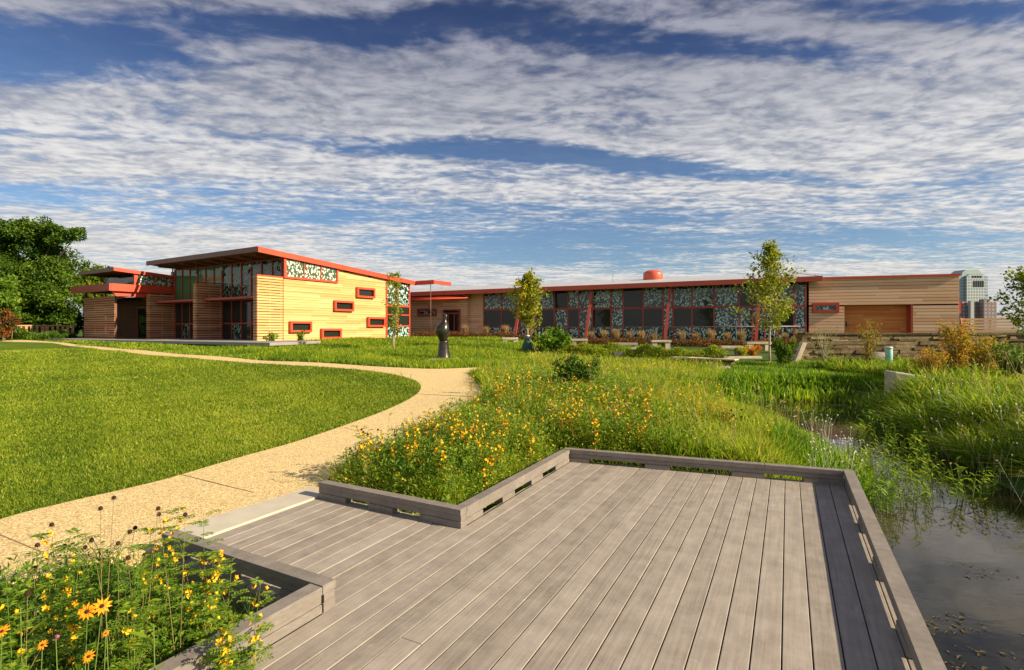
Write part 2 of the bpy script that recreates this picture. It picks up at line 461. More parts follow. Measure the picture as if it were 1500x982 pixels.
class MB:
    def __init__(s): s.v = []; s.f = []; s.sm = []; s.mi = []; s.cur = 0; s.tint = []; s.tv = .5
    def add(s, vs, fs, smooth=False):
        n = len(s.v); s.v += [tuple(v) for v in vs]; s.f += [tuple(i + n for i in f) for f in fs]
        s.sm += [smooth] * len(fs); s.mi += [s.cur] * len(fs); s.tint += [s.tv] * len(vs)
        return s
    def box(s, x0, x1, y0, y1, z0, z1, b=0.0):
        if x0 > x1: x0, x1 = x1, x0
        if y0 > y1: y0, y1 = y1, y0
        if z0 > z1: z0, z1 = z1, z0
        if b <= 0:
            return s.add([(x0, y0, z0), (x1, y0, z0), (x1, y1, z0), (x0, y1, z0), (x0, y0, z1), (x1, y0, z1), (x1, y1, z1), (x0, y1, z1)],
                         [(0, 3, 2, 1), (4, 5, 6, 7), (0, 1, 5, 4), (1, 2, 6, 5), (2, 3, 7, 6), (3, 0, 4, 7)])
        vs = []
        for (xa, xb, ya, yb, z) in ((x0, x1, y0, y1, z0), (x0, x1, y0, y1, z1 - b), (x0 + b, x1 - b, y0 + b, y1 - b, z1)):
            vs += [(xa, ya, z), (xb, ya, z), (xb, yb, z), (xa, yb, z)]
        fs = [(0, 3, 2, 1), (8, 9, 10, 11)]
        for k in (0, 4):
            for i in range(4): fs.append((k + i, k + (i + 1) % 4, k + 4 + (i + 1) % 4, k + 4 + i))
        return s.add(vs, fs)
    def prism(s, poly, h0, h1, axis='z'):
        """poly extruded; axis z: poly is xy; y: poly is xz; x: poly is yz"""
        n = len(poly)
        def P(a, b, h): return (a, b, h) if axis == 'z' else ((a, h, b) if axis == 'y' else (h, a, b))
        vs = [P(a, b, h0) for a, b in poly] + [P(a, b, h1) for a, b in poly]
        fs = [tuple(range(n)), tuple(range(2 * n - 1, n - 1, -1))] + [(i, n + i, n + (i + 1) % n, (i + 1) % n) for i in range(n)]
        return s.add(vs, fs)
    def tube(s, pts, rad, n=6, cap=True):
        pts = [Vector(p) for p in pts]; k0 = len(pts)
        if not hasattr(rad, '__len__'): rad = [rad] * k0
        vs, fs = [], []
        up = Vector((0.13, .31, .94)).normalized()
        for i, p in enumerate(pts):
            t = (pts[min(i + 1, k0 - 1)] - pts[max(i - 1, 0)])
            if t.length < 1e-9: t = Vector((0, 0, 1))
            t.normalize()
            a = t.cross(up)
            if a.length < .05: a = t.cross(Vector((1, 0, 0)))
            a.normalize(); b = t.cross(a)
            for j in range(n):
                th = 2 * math.pi * j / n
                vs.append(p + (a * math.cos(th) + b * math.sin(th)) * rad[i])
        for i in range(k0 - 1):
            for j in range(n):
                fs.append((i * n + j, i * n + (j + 1) % n, (i + 1) * n + (j + 1) % n, (i + 1) * n + j))
        if cap:
            fs.append(tuple(range(n - 1, -1, -1))); fs.append(tuple((k0 - 1) * n + j for j in range(n)))
        return s.add(vs, fs, True)
    def lathe(s, prof, c=(0, 0, 0), n=20, sx=1, sy=1):
        vs, fs = [], []
        for r, z in prof:
            for j in range(n):
                th = 2 * math.pi * j / n
                vs.append((c[0] + r * sx * math.cos(th), c[1] + r * sy * math.sin(th), c[2] + z))
        for i in range(len(prof) - 1):
            for j in range(n):
                fs.append((i * n + j, i * n + (j + 1) % n, (i + 1) * n + (j + 1) % n, (i + 1) * n + j))
        fs.append(tuple(range(n - 1, -1, -1))); fs.append(tuple((len(prof) - 1) * n + j for j in range(n)))
        return s.add(vs, fs, True)
    def build(s, name, m, parent=None, tints=False):
        me = bpy.data.meshes.new(name); me.from_pydata(s.v, [], s.f)
        me.polygons.foreach_set('use_smooth', s.sm); me.polygons.foreach_set('material_index', s.mi)
        if tints:
            a = me.attributes.new('tint', 'FLOAT', 'POINT'); a.data.foreach_set('value', s.tint)
        me.update()
        return link(name, me, m, parent)


def structure(o): return tag(o, kind='structure')


def dup(root, loc, rz=0, scale=1.0, label=None, group=None):
    r = root.copy(); C.objects.link(r); r.location = loc; r.rotation_euler = (0, 0, rz); r.scale = (scale,) * 3
    if label: r['label'] = label
    if group: r['group'] = group
    for ch in list(root.children):
        c = ch.copy(); C.objects.link(c); c.parent = r
        for g in ch.children:
            e = g.copy(); C.objects.link(e); e.parent = c
    return r


# ------------------------------------------------------------------ terrain
def sst(a, b, x):
    t = np.clip((np.asarray(x, float) - a) / (b - a), 0, 1); return t * t * (3 - 2 * t)


def on_plane(px, py, z):
    dd = (EYE - z) * F / (py - CY); return ((px - CX) / F * dd, dd)


A_ = R(28)


def uv(v, u): return (v * math.cos(A_) + u * math.sin(A_), -v * math.sin(A_) + u * math.cos(A_))


def sdf(poly, x, y):
    x = np.asarray(x, float); y = np.asarray(y, float)
    dmin = np.full(x.shape, 1e18); ins = np.zeros(x.shape, bool)
    n = len(poly)
    for i in range(n):
        ax, ay = poly[i]; bx, by = poly[(i + 1) % n]
        ex, ey = bx - ax, by - ay
        t = np.clip(((x - ax) * ex + (y - ay) * ey) / (ex * ex + ey * ey + 1e-12), 0, 1)
        dmin = np.minimum(dmin, (x - ax - t * ex) ** 2 + (y - ay - t * ey) ** 2)
        if ay != by:
            c = ((ay > y) != (by > y)) & (x < (bx - ax) * (y - ay) / (by - ay) + ax)
            ins ^= c
    dd = np.sqrt(dmin)
    return np.where(ins, -dd, dd)


POND = [on_plane(*p, WL) for p in ((1290, 600), (1250, 590), (1150, 587), (1065, 591), (1082, 612), (1185, 640), (1240, 678), (1246, 700))]
POND += [uv(.35, 6.2), uv(.25, 3), uv(.2, -3), (8, -6), (7.3, 2), (6.6, 4.7), on_plane(1500, 730, WL), on_plane(1440, 694, WL), on_plane(1335, 640, WL), on_plane(1292, 615, WL)]
DECK = [uv(-4.26, 2.26), uv(-2.61, 2.26), uv(-2.61, -1.6), uv(.65, -1.6), uv(.65, 6.85), uv(-2.6, 6.4), uv(-2.6, 3.87), uv(-4.26, 3.87)]
PLANTER = [uv(-4.45, 2.3), uv(-2.6, 2.3), uv(-2.6, -2.5), (-6.5, -2.5), (-4.6, 1.8)]


def H(x, y, raw=False):
    x = np.asarray(x, float); y = np.asarray(y, float)
    zl = np.clip(.0365 * (y - 6), 0, 1.0); zr = np.clip(.02 * (y - 7), 0, .55)
    k = sst(-2, 5, x)
    z = zl * (1 - k) + zr * k
    z = z + .03 * np.sin(x * .9 + 1.3) * np.sin(y * .7) * sst(6, 12, y)
    z = z + .14 * np.exp(-((x - 2.2) / 2.2) ** 2 - ((y - 12) / 3.5) ** 2)
    dp = sdf(POND, x, y)
    z = z + .16 * sst(0, 2.4, dp) * sst(6.3, 8.3, x) * (1 - sst(11, 16, y))
    if raw: return z
    s = sst(-.05, .45, sdf(DECK, x, y)); z = z * s - .5 * (1 - s)
    s = sst(-.35, .05, sdf(PLANTER, x, y)); z = z * s - .42 * (1 - s)
    s = sst(0, .9, dp); zo = z * s + WL * (1 - s)
    zi = WL - .6 * sst(0, .9, -dp)
    return np.where(dp < 0, zi, zo)


def Hs(x, y): return float(H(np.array([x]), np.array([y]))[0])


_t = np.linspace(1.5, 70, 6000)


def G(px, py):
    """point where a sight line meets the ground"""
    X = (px - CX) / F * _t; Z = EYE - (py - CY) / F * _t
    below = np.nonzero(Z < H(X, _t))[0]
    i = below[0] if len(below) else len(_t) - 1
    return (float(X[i]), float(_t[i]))


def G3(px, py):
    x, y = G(px, py); return (x, y, Hs(x, y))


def axis(lo, hi, step, far):
    a = list(np.arange(lo, hi + 1e-6, step)); s = step
    while a[-1] < far: s *= 1.16; a.append(a[-1] + s)
    s = step
    while a[0] > -far: s *= 1.16; a.insert(0, a[0] - s)
    return np.array(a)


gx, gy = axis(-9, 12, .16, 2600), axis(-2, 20, .16, 2600)
XX, YY = np.meshgrid(gx, gy)
ZZ = H(XX, YY)
nx, ny = len(gx), len(gy)
idx = np.arange(nx * ny).reshape(ny, nx)
quads = np.stack([idx[:-1, :-1], idx[:-1, 1:], idx[1:, 1:], idx[1:, :-1]], -1).reshape(-1, 4)
structure(link('ground', arr_mesh('ground', np.stack([XX, YY, ZZ], -1).reshape(-1, 3), quads, smooth=True), 'ground_cover'))


def smooth_line(pts, per=6):
    out = []
    n = len(pts)
    for i in range(n - 1):
        p0, p1, p2, p3 = [np.array(pts[max(0, min(n - 1, j))]) for j in (i - 1, i, i + 1, i + 2)]
        for k in range(per):
            t = k / per
            out.append(tuple(.5 * (2 * p1 + (p2 - p0) * t + (2 * p0 - 5 * p1 + 4 * p2 - p3) * t * t + (3 * p1 - p0 - 3 * p2 + p3) * t ** 3)))
    out.append(tuple(pts[-1]))
    return out


def sheet(name, poly, step, dz, m, raw=False):
    """a polygon draped over the ground"""
    P = np.array(poly)
    xs = np.arange(P[:, 0].min(), P[:, 0].max(), step); ys = np.arange(P[:, 1].min(), P[:, 1].max(), step)
    gX, gY = np.meshgrid(xs, ys); gX = gX.ravel(); gY = gY.ravel()
    dd = sdf(poly, gX, gY); keep = dd < -.25 * step
    pts = [Vector(p) for p in poly] + [Vector((a, b)) for a, b in zip(gX[keep], gY[keep])]
    n = len(poly)
    r = delaunay_2d_cdt(pts, [(i, (i + 1) % n) for i in range(n)], [list(range(n))], 1, 1e-5)
    v2 = np.array([(p.x, p.y) for p in r[0]])
    z = H(v2[:, 0], v2[:, 1], raw) + dz
    me = bpy.data.meshes.new(name)
    me.from_pydata(np.column_stack([v2, z]).tolist(), [], [tuple(f) for f in r[2]])
    me.update()
    bm = bmesh.new(); bm.from_mesh(me)
    for f in bm.faces:
        if f.normal.z < 0: f.normal_flip()
    if raw:                                  # a slab edge down into the ground
        be = [e for e in bm.edges if e.is_boundary]
        ret = bmesh.ops.extrude_edge_only(bm, edges=be)
        for v_ in ret['geom']:
            if isinstance(v_, bmesh.types.BMVert): v_.co.z -= .5
    bm.to_mesh(me); bm.free()
    return link(name, me, m)


Lp = [(-260, 850), (0, 763), (100, 737), (217, 710), (350, 672), (450, 643), (550, 608), (600, 585), (616, 571), (611, 560), (586, 552), (528, 543), (464, 538), (400, 535), (333, 530.5), (220, 521.5), (117, 508.7), (33, 501.5)]
Rp = [(32, 498.3), (147, 508.4), (244, 517.5), (340, 524.5), (400, 529.5), (507, 534.5), (582, 539), (635, 541), (700, 539), (770, 536.6)]
Rq = [(765, 538.6), (692, 546), (694, 556), (707, 575), (709, 588), (693, 607), (640, 637), (560, 672), (482, 700)]
Lw = [G(*p) for p in Lp]; Rw = [G(*p) for p in Rp]; Rqw = [G(*p) for p in Rq]
Lw[-1:] = [Lw[-1], (Lw[-1][0] - 12, Lw[-1][1] + 1)]
Rw[:1] = [(Rw[0][0] - 12, Rw[0][1] + 1), Rw[0]]
near_edge = [uv(-4.30, 3.9), uv(-4.32, 2.3), uv(-4.55, 2.1), (-5.0, 1.6), (-6.6, .6)]
Ls, Rs, Rqs = smooth_line(Lw), smooth_line(Rw), smooth_line(Rqw)
pathpoly = Ls + Rs + Rqs + near_edge
structure(sheet('path', pathpoly, .35, .012, 'aggregate', True))
lawnpoly = Ls + [(-60, 34), (-60, -4), (-9, -4)]
structure(sheet('lawn', lawnpoly, .5, .006, 'lawn_turf'))
for a, b in (((265, 697), (372, 724)), ((-10, 782), (62, 812)), ((505, 628), (583, 650)), ((607, 578), (709, 583))):
    p, q = np.array(G(*a)), np.array(G(*b)); L_ = np.linalg.norm(q - p)
    nrm = np.array([-(q - p)[1], (q - p)[0]]) / L_ * .0045
    pl = [tuple(p + nrm), tuple(p - nrm), tuple(q - nrm), tuple(q + nrm)]
    structure(sheet('path_joint', pl, 5, .016, 'joint', True))

# terrace paving in front of the main hall
terr = [on_plane(*p, 1.0) for p in ((60, 497.6), (395, 503.8), (470, 501), (300, 497), (60, 495.2))]
mb = MB(); mb.prism([(a, b) for a, b in terr], .9, 1.05); structure(mb.build('terrace_paving', 'paving'))

# water
wp = [(p[0], p[1]) for p in POND]
mb = MB(); mb.prism([(-2.0, -6), (14, -6), (14, 17), (3.5, 17), (3.5, 7.5), (1.2, 3)], WL - .02, WL)
structure(mb.build('pond_water', 'pond_water'))

# ------------------------------------------------------------------ deck
deck = thing('boardwalk_deck', 'weathered grey composite viewing deck with low kerb rails beside the pond', 'deck', (0, 0, 0), -A_)
mb = MB(); BW, GP = .146, .007
VR, VE, VL = .55, -2.51, -4.26
nb = int(round((VR + .10 - VL) / BW))


def uA(v): return 6.34 + (v - VE) * (6.80 - 6.34) / (VR - VE)


for i in range(nb + 1):
    v0 = VL + i * BW; v1 = min(v0 + BW - GP, VR + .1)
    if v1 - v0 < .03: continue
    wing = (v0 + v1) / 2 < VE - .06
    if wing: a0 = a1 = 2.26; b0 = b1 = 3.87
    else: a0 = a1 = -1.6; b0, b1 = uA(v0) + .1, uA(v1) + .1
    cuts = []
    if not wing:
        cuts = sorted(random.uniform(.9, 5.9) for _ in range(random.choice((0, 0, 1))))
        if len(cuts) == 2 and cuts[1] - cuts[0] < 1.2: cuts.pop()
    edges = [a0] + cuts + [None]
    for k in range(len(edges) - 1):
        s0 = edges[k] + (.002 if k else 0); e = edges[k + 1]
        e0, e1 = (b0, b1) if e is None else (e - .002, e - .002)
        mb.tv = random.random()
        be = .003
        z1 = random.uniform(-.0015, .0015)
        vs = [(v0, s0, -.035), (v1, s0, -.035), (v1, e1, -.035), (v0, e0, -.035),
              (v0, s0, z1 - be), (v1, s0, z1 - be), (v1, e1, z1 - be), (v0, e0, z1 - be),
              (v0 + be, s0 + .002, z1), (v1 - be, s0 + .002, z1), (v1 - be, e1 - .002, z1), (v0 + be, e0 - .002, z1)]
        fs = [(0, 3, 2, 1), (8, 9, 10, 11)]
        for kk in (0, 4):
            for q in range(4): fs.append((kk + q, kk + (q + 1) % 4, kk + 4 + (q + 1) % 4, kk + 4 + q))
        mb.add(vs, fs)
mb.build('decking', 'deck_composite', deck, tints=True)
mb = MB()
for u in np.arange(-1.4, 6.3, .4): mb.box(VE - .05, VR + .05, u, u + .04, -.25, -.040)
for u in (2.4, 2.8, 3.2, 3.6): mb.box(VL + .05, VE - .06, u, u + .04, -.25, -.040)
mb.build('joists', 'dark_void', deck)
mb = MB()
mb.box(VL - .02, VE - .20, 2.29, 2.345, -.7, -.037)
mb.box(VE - .085, VE - .02, -1.6, 2.29, -.7, -.037)
mb.box(VR + .02, VR + .06, -1.6, 6.7, -.9, -.037)
mb.box(VL, VE - .08, 3.83, 3.865, -.6, -.037)
mb.box(VE - .085, VE - .03, 3.83, 6.3, -.6, -.037)
mb.build('edge_wall', 'old_concrete', deck)


def rail(p, q, side, gaps, ext0=0, ext1=0):
    """kerb rail from p to q (v,u): cap, middle board and spaced blocks; side = direction of its 10 cm width"""
    p = np.array(p, float); q = np.array(q, float); L = np.linalg.norm(q - p); dr = (q - p) / L
    nr = np.array([-dr[1], dr[0]]) * side
    def seg(mb, a, b, w0, w1, z0, z1):
        be = .004
        c = [p + dr * a + nr * w0, p + dr * b + nr * w0, p + dr * b + nr * w1, p + dr * a + nr * w1]
        if (side < 0): c = c[::-1]
        m = sum(c) / 4
        top = [k + (m - k) / np.linalg.norm(m - k) * be * 1.6 for k in c]
        vs = [(*k, z0) for k in c] + [(*k, z1 - be) for k in c] + [(*k, z1) for k in top]
        fs = [(0, 3, 2, 1), (8, 9, 10, 11)]
        for kk in (0, 4):
            for j in range(4): fs.append((kk + j, kk + (j + 1) % 4, kk + 4 + (j + 1) % 4, kk + 4 + j))
        mb.add(vs, fs)
    root = MB()
    # cap boards with a butt joint
    cuts = [0.0 - ext0] + list(np.arange(2.4, L, 2.4)) + [L + ext1]
    if cuts[-1] - cuts[-2] < .3: cuts.pop(-2)
    for a, b in zip(cuts[:-1], cuts[1:]): seg(root, a + .0015, b - .0015, 0, .1, .114, .165)
    o = root.build('kerb_rail', 'rail_composite', deck)
    m2 = MB(); cuts2 = [0.0] + list(np.arange(1.3, L, 2.4)) + [L]
    for a, b in zip(cuts2[:-1], cuts2[1:]): seg(m2, a + .0015, b - .0015, .009, .091, .060, .109)
    m2.build('middle_board', 'rail_composite', o)
    a = 0.0; edges = []
    for g0, g1 in gaps:
        edges.append((a, g0)); a = g1
    edges.append((a, L))
    for a, b in edges:
        if b - a > .02:
            m3 = MB(); seg(m3, a, b, .004, .096, .001, .056); m3.build('spacer_block', 'rail_composite', o)
    return o


rail((VL, 3.77), (VE, 3.77), 1, [(.38, .68), (.98, 1.3)])
rail((VE, 3.872), (VE, 6.318), 1, [(.28, .66), (.92, 1.32), (1.62, 2.0)])
rail((VE - .1, uA(VE - .1)), (VR, uA(VR)), 1, [(.35, 1.05), (1.35, 2.05), (2.4, 2.8)])
rail((VR, uA(VR) + .105), (VR, -1.5), 1, [(.8, 1.35), (1.6, 2.25), (2.55, 3.2), (3.5, 4.15), (4.5, 5.1)])
rail((VE - .0, 2.36), (VL, 2.36), 1, [(.4, .9), (1.15, 1.5)], ext0=.0)
rail((VE, 2.255), (VE, -1.5), -1, [(.45, 1.0), (1.5, 2.0), (2.5, 3.0)])

# concrete threshold strip
thr = [on_plane(*p, 0) for p in ((454, 715), (400, 733), (345, 749), (298, 764), (262, 780))] + [uv(VL - .01, 2.22), uv(VL - .01, 3.9)]
thr = [(a, b) for a, b in thr]
mb = MB(); mb.prism(thr[::-1], -.35, .018)
structure(mb.build('concrete_threshold', 'concrete'))

# ------------------------------------------------------------------ siding helpers


def clip_rows(poly, pitch, gapz, z0):
    """x-intervals of a convex xz polygon at each board row"""
    zs = [p[1] for p in poly]; out = []
    z = z0
    while z < max(zs):
        a, b = z, z + pitch - gapz
        mid = (a + b) / 2
        xs = []
        n = len(poly)
        for i in range(n):
            (x1, y1), (x2, y2) = poly[i], poly[(i + 1) % n]
            if (y1 <= mid) != (y2 <= mid): xs.append(x1 + (mid - y1) / (y2 - y1) * (x2 - x1))
        if len(xs) >= 2: out.append((min(xs), max(xs), max(a, min(zs)), min(b, max(zs))))
        z += pitch
    return out


def siding(mb, poly, plane, out, pitch=.16, gapz=.018, th=.03, z0=None, ax='x'):
    """boards on a wall; plane = coordinate of the wall, out = +1/-1 direction they stand proud"""
    z0 = min(p[1] for p in poly) if z0 is None else z0
    for a, b, c, d_ in clip_rows(poly, pitch, gapz, z0):
        j = random.uniform(-.004, .004)
        if ax == 'x': mb.box(a, b, plane, plane + out * (th + j), c, d_)
        else: mb.box(plane, plane + out * (th + j), a, b, c, d_)


def frame_ring(mb, a0, a1, z0, z1, w_, y0, y1, ax='x'):
    for (p0, p1, q0, q1) in ((a0, a1, z0, z0 + w_), (a0, a1, z1 - w_, z1), (a0, a0 + w_, z0 + w_, z1 - w_), (a1 - w_, a1, z0 + w_, z1 - w_)):
        if ax == 'x': mb.box(p0, p1, y0, y1, q0, q1)
        else: mb.box(y0, y1, p0, p1, q0, q1)


def solver(origin, ex, ey):
    """pixel -> (coordinate along wall, height) for the wall through local plane"""
    def f(px, py, plane=0.0, ax='x'):
        o = np.array(origin[:2]) + (np.array(ey) * plane if ax == 'x' else np.array(ex) * plane)
        dr = np.array(ex) if ax == 'x' else np.array(ey)
        k = (px - CX) / F
        s = (k * o[1] - o[0]) / (dr[0] - k * dr[1])
        Y = o[1] + dr[1] * s
        return s, EYE + (CY - py) / F * Y
    return f


# ------------------------------------------------------------------ main hall (left)
KX, KY = (377 - CX) / F * 30, 30.0
a31 = R(31)
ep, eq = (math.sin(a31), math.cos(a31)), (-math.cos(a31), math.sin(a31))
hall = thing('main_hall', 'two-storey timber and glass hall with sloping red roof and scattered small windows', 'building', (KX, KY, .9), R(59))
W1 = solver((KX, KY), ep, eq)
ZB = -.05            # local heights are world - .9
def lz(z): return z - .9
def roofz(s): return 6.48 - .071 * s          # top of roof at distance s (world height)
S_G = 1.7            # the glazing line
# sunlit wall boards (plane t=0, outwards is -y)
s565 = W1(565, 480)[0]; s600 = W1(600, 480)[0]
wall = MB()
wall.box(S_G + .02, s565, .06, .30, ZB, lz(5.0))
wall.prism([(S_G + .02, lz(5.0)), (s565, lz(5.0)), (s565, lz(roofz(s565) - .32)), (S_G + .02, lz(roofz(S_G) - .32))], .06, .30, 'y')
wall.build('wall_core', 'dark_void', hall)
wall = MB()
siding(wall, [(S_G, ZB), (s565, ZB), (s565, lz(roofz(s565) - .31)), (S_G, lz(roofz(S_G) - .31))], .058, -1, .16, .012, .05)
wall.build('wood_siding', 'cedar', hall)
# clerestory band
c0, c1 = W1(415, 400)[0], W1(494, 400)[0]
zb_ = W1(414, 407.5)[1]
mb = MB()
ft = .10
for xa, xb in ((c0, c0 + .16), (c1 - .12, c1)):
    mb.prism([(xa, lz(zb_)), (xb, lz(zb_)), (xb, lz(roofz(xb) - .31)), (xa, lz(roofz(xa) - .31))], -.10, .02, 'y')
mb.box(c0 + .16, c1 - .12, -.10, .02, lz(zb_), lz(zb_) + .12)
cl = mb.build('clerestory_window', 'red_paint', hall)
for k in range(3):
    xa = c0 + .16 + (c1 - c0 - .28) * k / 3; xb = c0 + .16 + (c1 - c0 - .28) * (k + 1) / 3
    mb = MB(); mb.prism([(xa + .02, lz(zb_) + .12), (xb - .03, lz(zb_) + .12), (xb - .03, lz(roofz(xb) - .33)), (xa + .02, lz(roofz(xa) - .33))], -.045, -.02, 'y')
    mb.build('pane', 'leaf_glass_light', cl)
    if k: 
        mb = MB(); mb.box(xa - .035, xa + .035, -.09, .0, lz(zb_) + .12, lz(roofz(xa) - .34)); mb.build('mullion', 'red_paint_dull', cl)
# small punched windows
for (xa, xb, ya, yb) in ((423, 454.5, 471, 487), (469, 498, 481.5, 496.5), (488, 516, 441, 456), (521, 547, 422, 436.6), (537, 562, 465, 479)):
    s0, zt = W1(xa, ya); s1, _z = W1(xb, yb); zb2 = W1((xa + xb) / 2, yb)[1]; zt = W1((xa + xb) / 2, ya)[1]
    mb = MB(); frame_ring(mb, s0, s1, lz(zb2), lz(zt), .13, -.20, .02); fr = mb.build('window', 'red_paint', hall)
    mb = MB(); mb.box(s0 + .13, s1 - .13, -.03, .0, lz(zb2) + .13, lz(zt) - .13); mb.build('pane', 'plain_glass', fr)
# glazed far corner
fr = MB()
levels = [ZB, lz(1.74 + 5 / F * 39.7), lz(1.74 + 21 / F * 39.7), lz(1.74 + 33.5 / F * 39.7), lz(roofz(s600) - .3)]
smid = W1(582, 480)[0]
for xa in (s565, smid - .05, s600 - .1): fr.box(xa + .01, xa + .11, -.06, .08, ZB, lz(roofz(xa) - .31))
for z in levels[1:4]: fr.box(s565 + .12, s600 - .1, -.05, .06, z - .06, z + (.10 if z == levels[3] else .02))
corner = fr.build('corner_glazing', 'red_paint', hall)
for i, (xa, xb) in enumerate(((s565 + .12, smid - .05), (smid + .07, s600 - .1))):
    for j in range(4):
        mb = MB(); mb.box(xa, xb, -.01, .015, levels[j] + .03, levels[j + 1] - .07)
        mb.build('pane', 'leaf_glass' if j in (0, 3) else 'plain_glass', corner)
fr = MB()
for z in levels[1:4]: fr.box(s600 - .05, s600 + .03, .09, 5.9, z - .06, z + .03)
for t in (2, 4, 5.9): fr.box(s600 - .05, s600 + .03, t, t + .1, ZB, lz(roofz(s600) - .31))
fr.build('rear_frame', 'red_paint', hall)
mb = MB(); mb.box(s600 - .12, s600 - .08, .1, 13, ZB, lz(roofz(s600) - .35)); mb.build('rear_glazing', 'plain_glass', hall)
# roof slab
T1 = 12.75
mb = MB()
def roofslab(mb, s0, s1, t0, t1, zt0, zt1, th):
    mb.prism([(s0, lz(zt0 - th)), (s1, lz(zt1 - th)), (s1, lz(zt1)), (s0, lz(zt0))], t0, t1, 'y')
roofslab(mb, .15, 13.3, -.12, T1 - .1, roofz(.15) - .03, roofz(13.3) - .03, .22)
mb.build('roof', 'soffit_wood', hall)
mb = MB(); roofslab(mb, -.1, 13.4, -.24, -.14, roofz(-.1), roofz(13.4), .32); mb.build('fascia', 'red_paint', hall)
mb = MB(); roofslab(mb, -.12, -.02, -.14, T1, roofz(-.1) + .002, roofz(-.1) + .002, .30); mb.build('shaded_front_fascia', 'brown_metal_shaded_red', hall)  # red roof edge on its shaded side, the shade put into the colour
mb = MB(); mb.box(13.3, 13.45, -2.1, -.25, lz(roofz(13.4) - .30), lz(roofz(13.4) + .02)); mb.box(13.45, 15.5, -2.1, -1.95, lz(roofz(13.4) - .28), lz(roofz(13.4)))
mb.build('roof_spur', 'red_paint', hall)
mb = MB(); mb.tube([(13.4, -1.7, ZB), (13.4, -1.7, lz(roofz(13.4) - .3))], .03, 6); mb.build('rain_chain', 'brown_metal_shaded_red', hall)
for k in range(10):
    pass
for t in np.arange(.6, T1, 1.6):
    mb = MB(); mb.box(.25, S_G, t, t + .09, lz(roofz(1) - .37), lz(roofz(1) - .24)); mb.build('rafter', 'soffit_wood', hall)
for px, py in ((253, 395), (287, 391), (325, 385), (367, 380)):
    t, zz_ = W1(px, py, .75, 'y')
    mb = MB(); mb.lathe([(.11, 0), (.11, .26), (.04, .27), (.04, .62)], (.75, t, lz(roofz(.75)) - .98), 12)
    mb.build('ceiling_light', 'steel', hall)
# front glazing bays with mullions
zc = lz(3.62); ztop = lz(roofz(S_G) - .28)
bays = [(.0, 6.47), (6.47, 12.56)]
for b0, b1 in bays:
    fr = MB(); n = 6
    for k in range(n + 1):
        t = b0 + (b1 - b0) * k / n
        wd = .09 if k in (0, n) else .035
        fr.box(S_G - .05, S_G + .08, (t - wd) if (k or b0) else .10, t + wd + (.1 if not (k or b0) else 0), ZB, ztop)
    for z in (ZB + .06, lz(2.1), zc, ztop - .05): fr.box(S_G - .035, S_G + .06, b0 + .1, b1 - .1, z - .04, z + .04)
    bay = fr.build('glazed_bay', 'red_paint_dull', hall)
    for k in range(n):
        t0 = b0 + (b1 - b0) * k / n + .04; t1 = b0 + (b1 - b0) * (k + 1) / n - .04
        for j, (za, zb2) in enumerate(((ZB + .1, lz(2.1) - .04), (lz(2.1) + .04, zc - .04), (zc + .04, ztop - .1))):
            m = 'plain_glass'
            if j == 2: m = 'leaf_glass_dim' if (b0 == 0) else 'tree_reflection_glass'
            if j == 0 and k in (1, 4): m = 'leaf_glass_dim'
            mb = MB(); mb.box(S_G + .0, S_G + .02, t0, t1, za, zb2); mb.build('pane', m, bay)
    mb = MB(); mb.box(.35, S_G - .05, b0 + .25, b1 - .1, zc - .05, zc + .08); mb.build('sunshade', 'red_paint_dull', hall)
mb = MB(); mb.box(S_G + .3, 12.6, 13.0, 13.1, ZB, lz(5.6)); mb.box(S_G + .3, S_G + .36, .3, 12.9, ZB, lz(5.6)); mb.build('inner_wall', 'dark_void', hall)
# slatted screens standing forward of the glass
for t, top in ((0.0, 4.82), (6.47, 4.72), (12.56, 4.25)):
    mb = MB()
    for zz_ in np.arange(ZB, lz(top) - .05, .16): mb.box(0, S_G - .06, t - .02, t + .015, zz_, zz_ + .118)
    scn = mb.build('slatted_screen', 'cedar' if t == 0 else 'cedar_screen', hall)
    mb = MB()
    for s in (.02, .8, 1.5): mb.box(s, s + .05, t + .02, t + .07, ZB, lz(top) - .02)
    for zz_ in np.arange(ZB, lz(top) - .05, .16): mb.box(-.03, -.0, t, t + .36, zz_, zz_ + .118)
    mb.build('screen_return', 'cedar_screen', scn)
    mb = MB(); mb.box(.06, S_G - .1, t + .08, t + .1, ZB, lz(top) - .05); mb.build('gap_shade_sheet', 'dark_void', scn)  # near-black sheet added so the slat gaps look shaded
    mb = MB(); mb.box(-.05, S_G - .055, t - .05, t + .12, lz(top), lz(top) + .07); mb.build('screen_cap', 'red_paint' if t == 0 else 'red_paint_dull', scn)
# low entrance wing at the left end
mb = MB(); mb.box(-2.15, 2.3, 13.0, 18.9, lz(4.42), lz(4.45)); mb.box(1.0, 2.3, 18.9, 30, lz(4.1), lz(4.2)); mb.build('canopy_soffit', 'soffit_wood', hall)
mb = MB(); mb.box(-2.15, 2.3, 12.86, 12.98, lz(4.3), lz(4.80)); mb.build('canopy_fascia', 'red_paint', hall)
mb = MB(); mb.box(-2.28, -2.16, 12.86, 19.0, lz(4.3), lz(4.80)); mb.build('canopy_front', 'red_paint_dull', hall)  # shaded side of the canopy edge, painted a darker red
mb = MB(); mb.prism([(-1.8, lz(3.98)), (.2, lz(3.98)), (.2, lz(4.298)), (-2.0, lz(4.298))], 13.1, 13.3, 'y'); mb.build('canopy_bracket', 'red_paint', hall)
mb = MB(); roofslab(mb, -1.85, 2.9, 13.0, 18.4, 5.85, 5.55, .18); mb.build('wing_roof', 'soffit_wood', hall)
mb = MB(); roofslab(mb, -2.0, 3.0, 12.90, 12.99, 5.90, 5.57, .24); mb.build('wing_fascia', 'red_paint', hall)
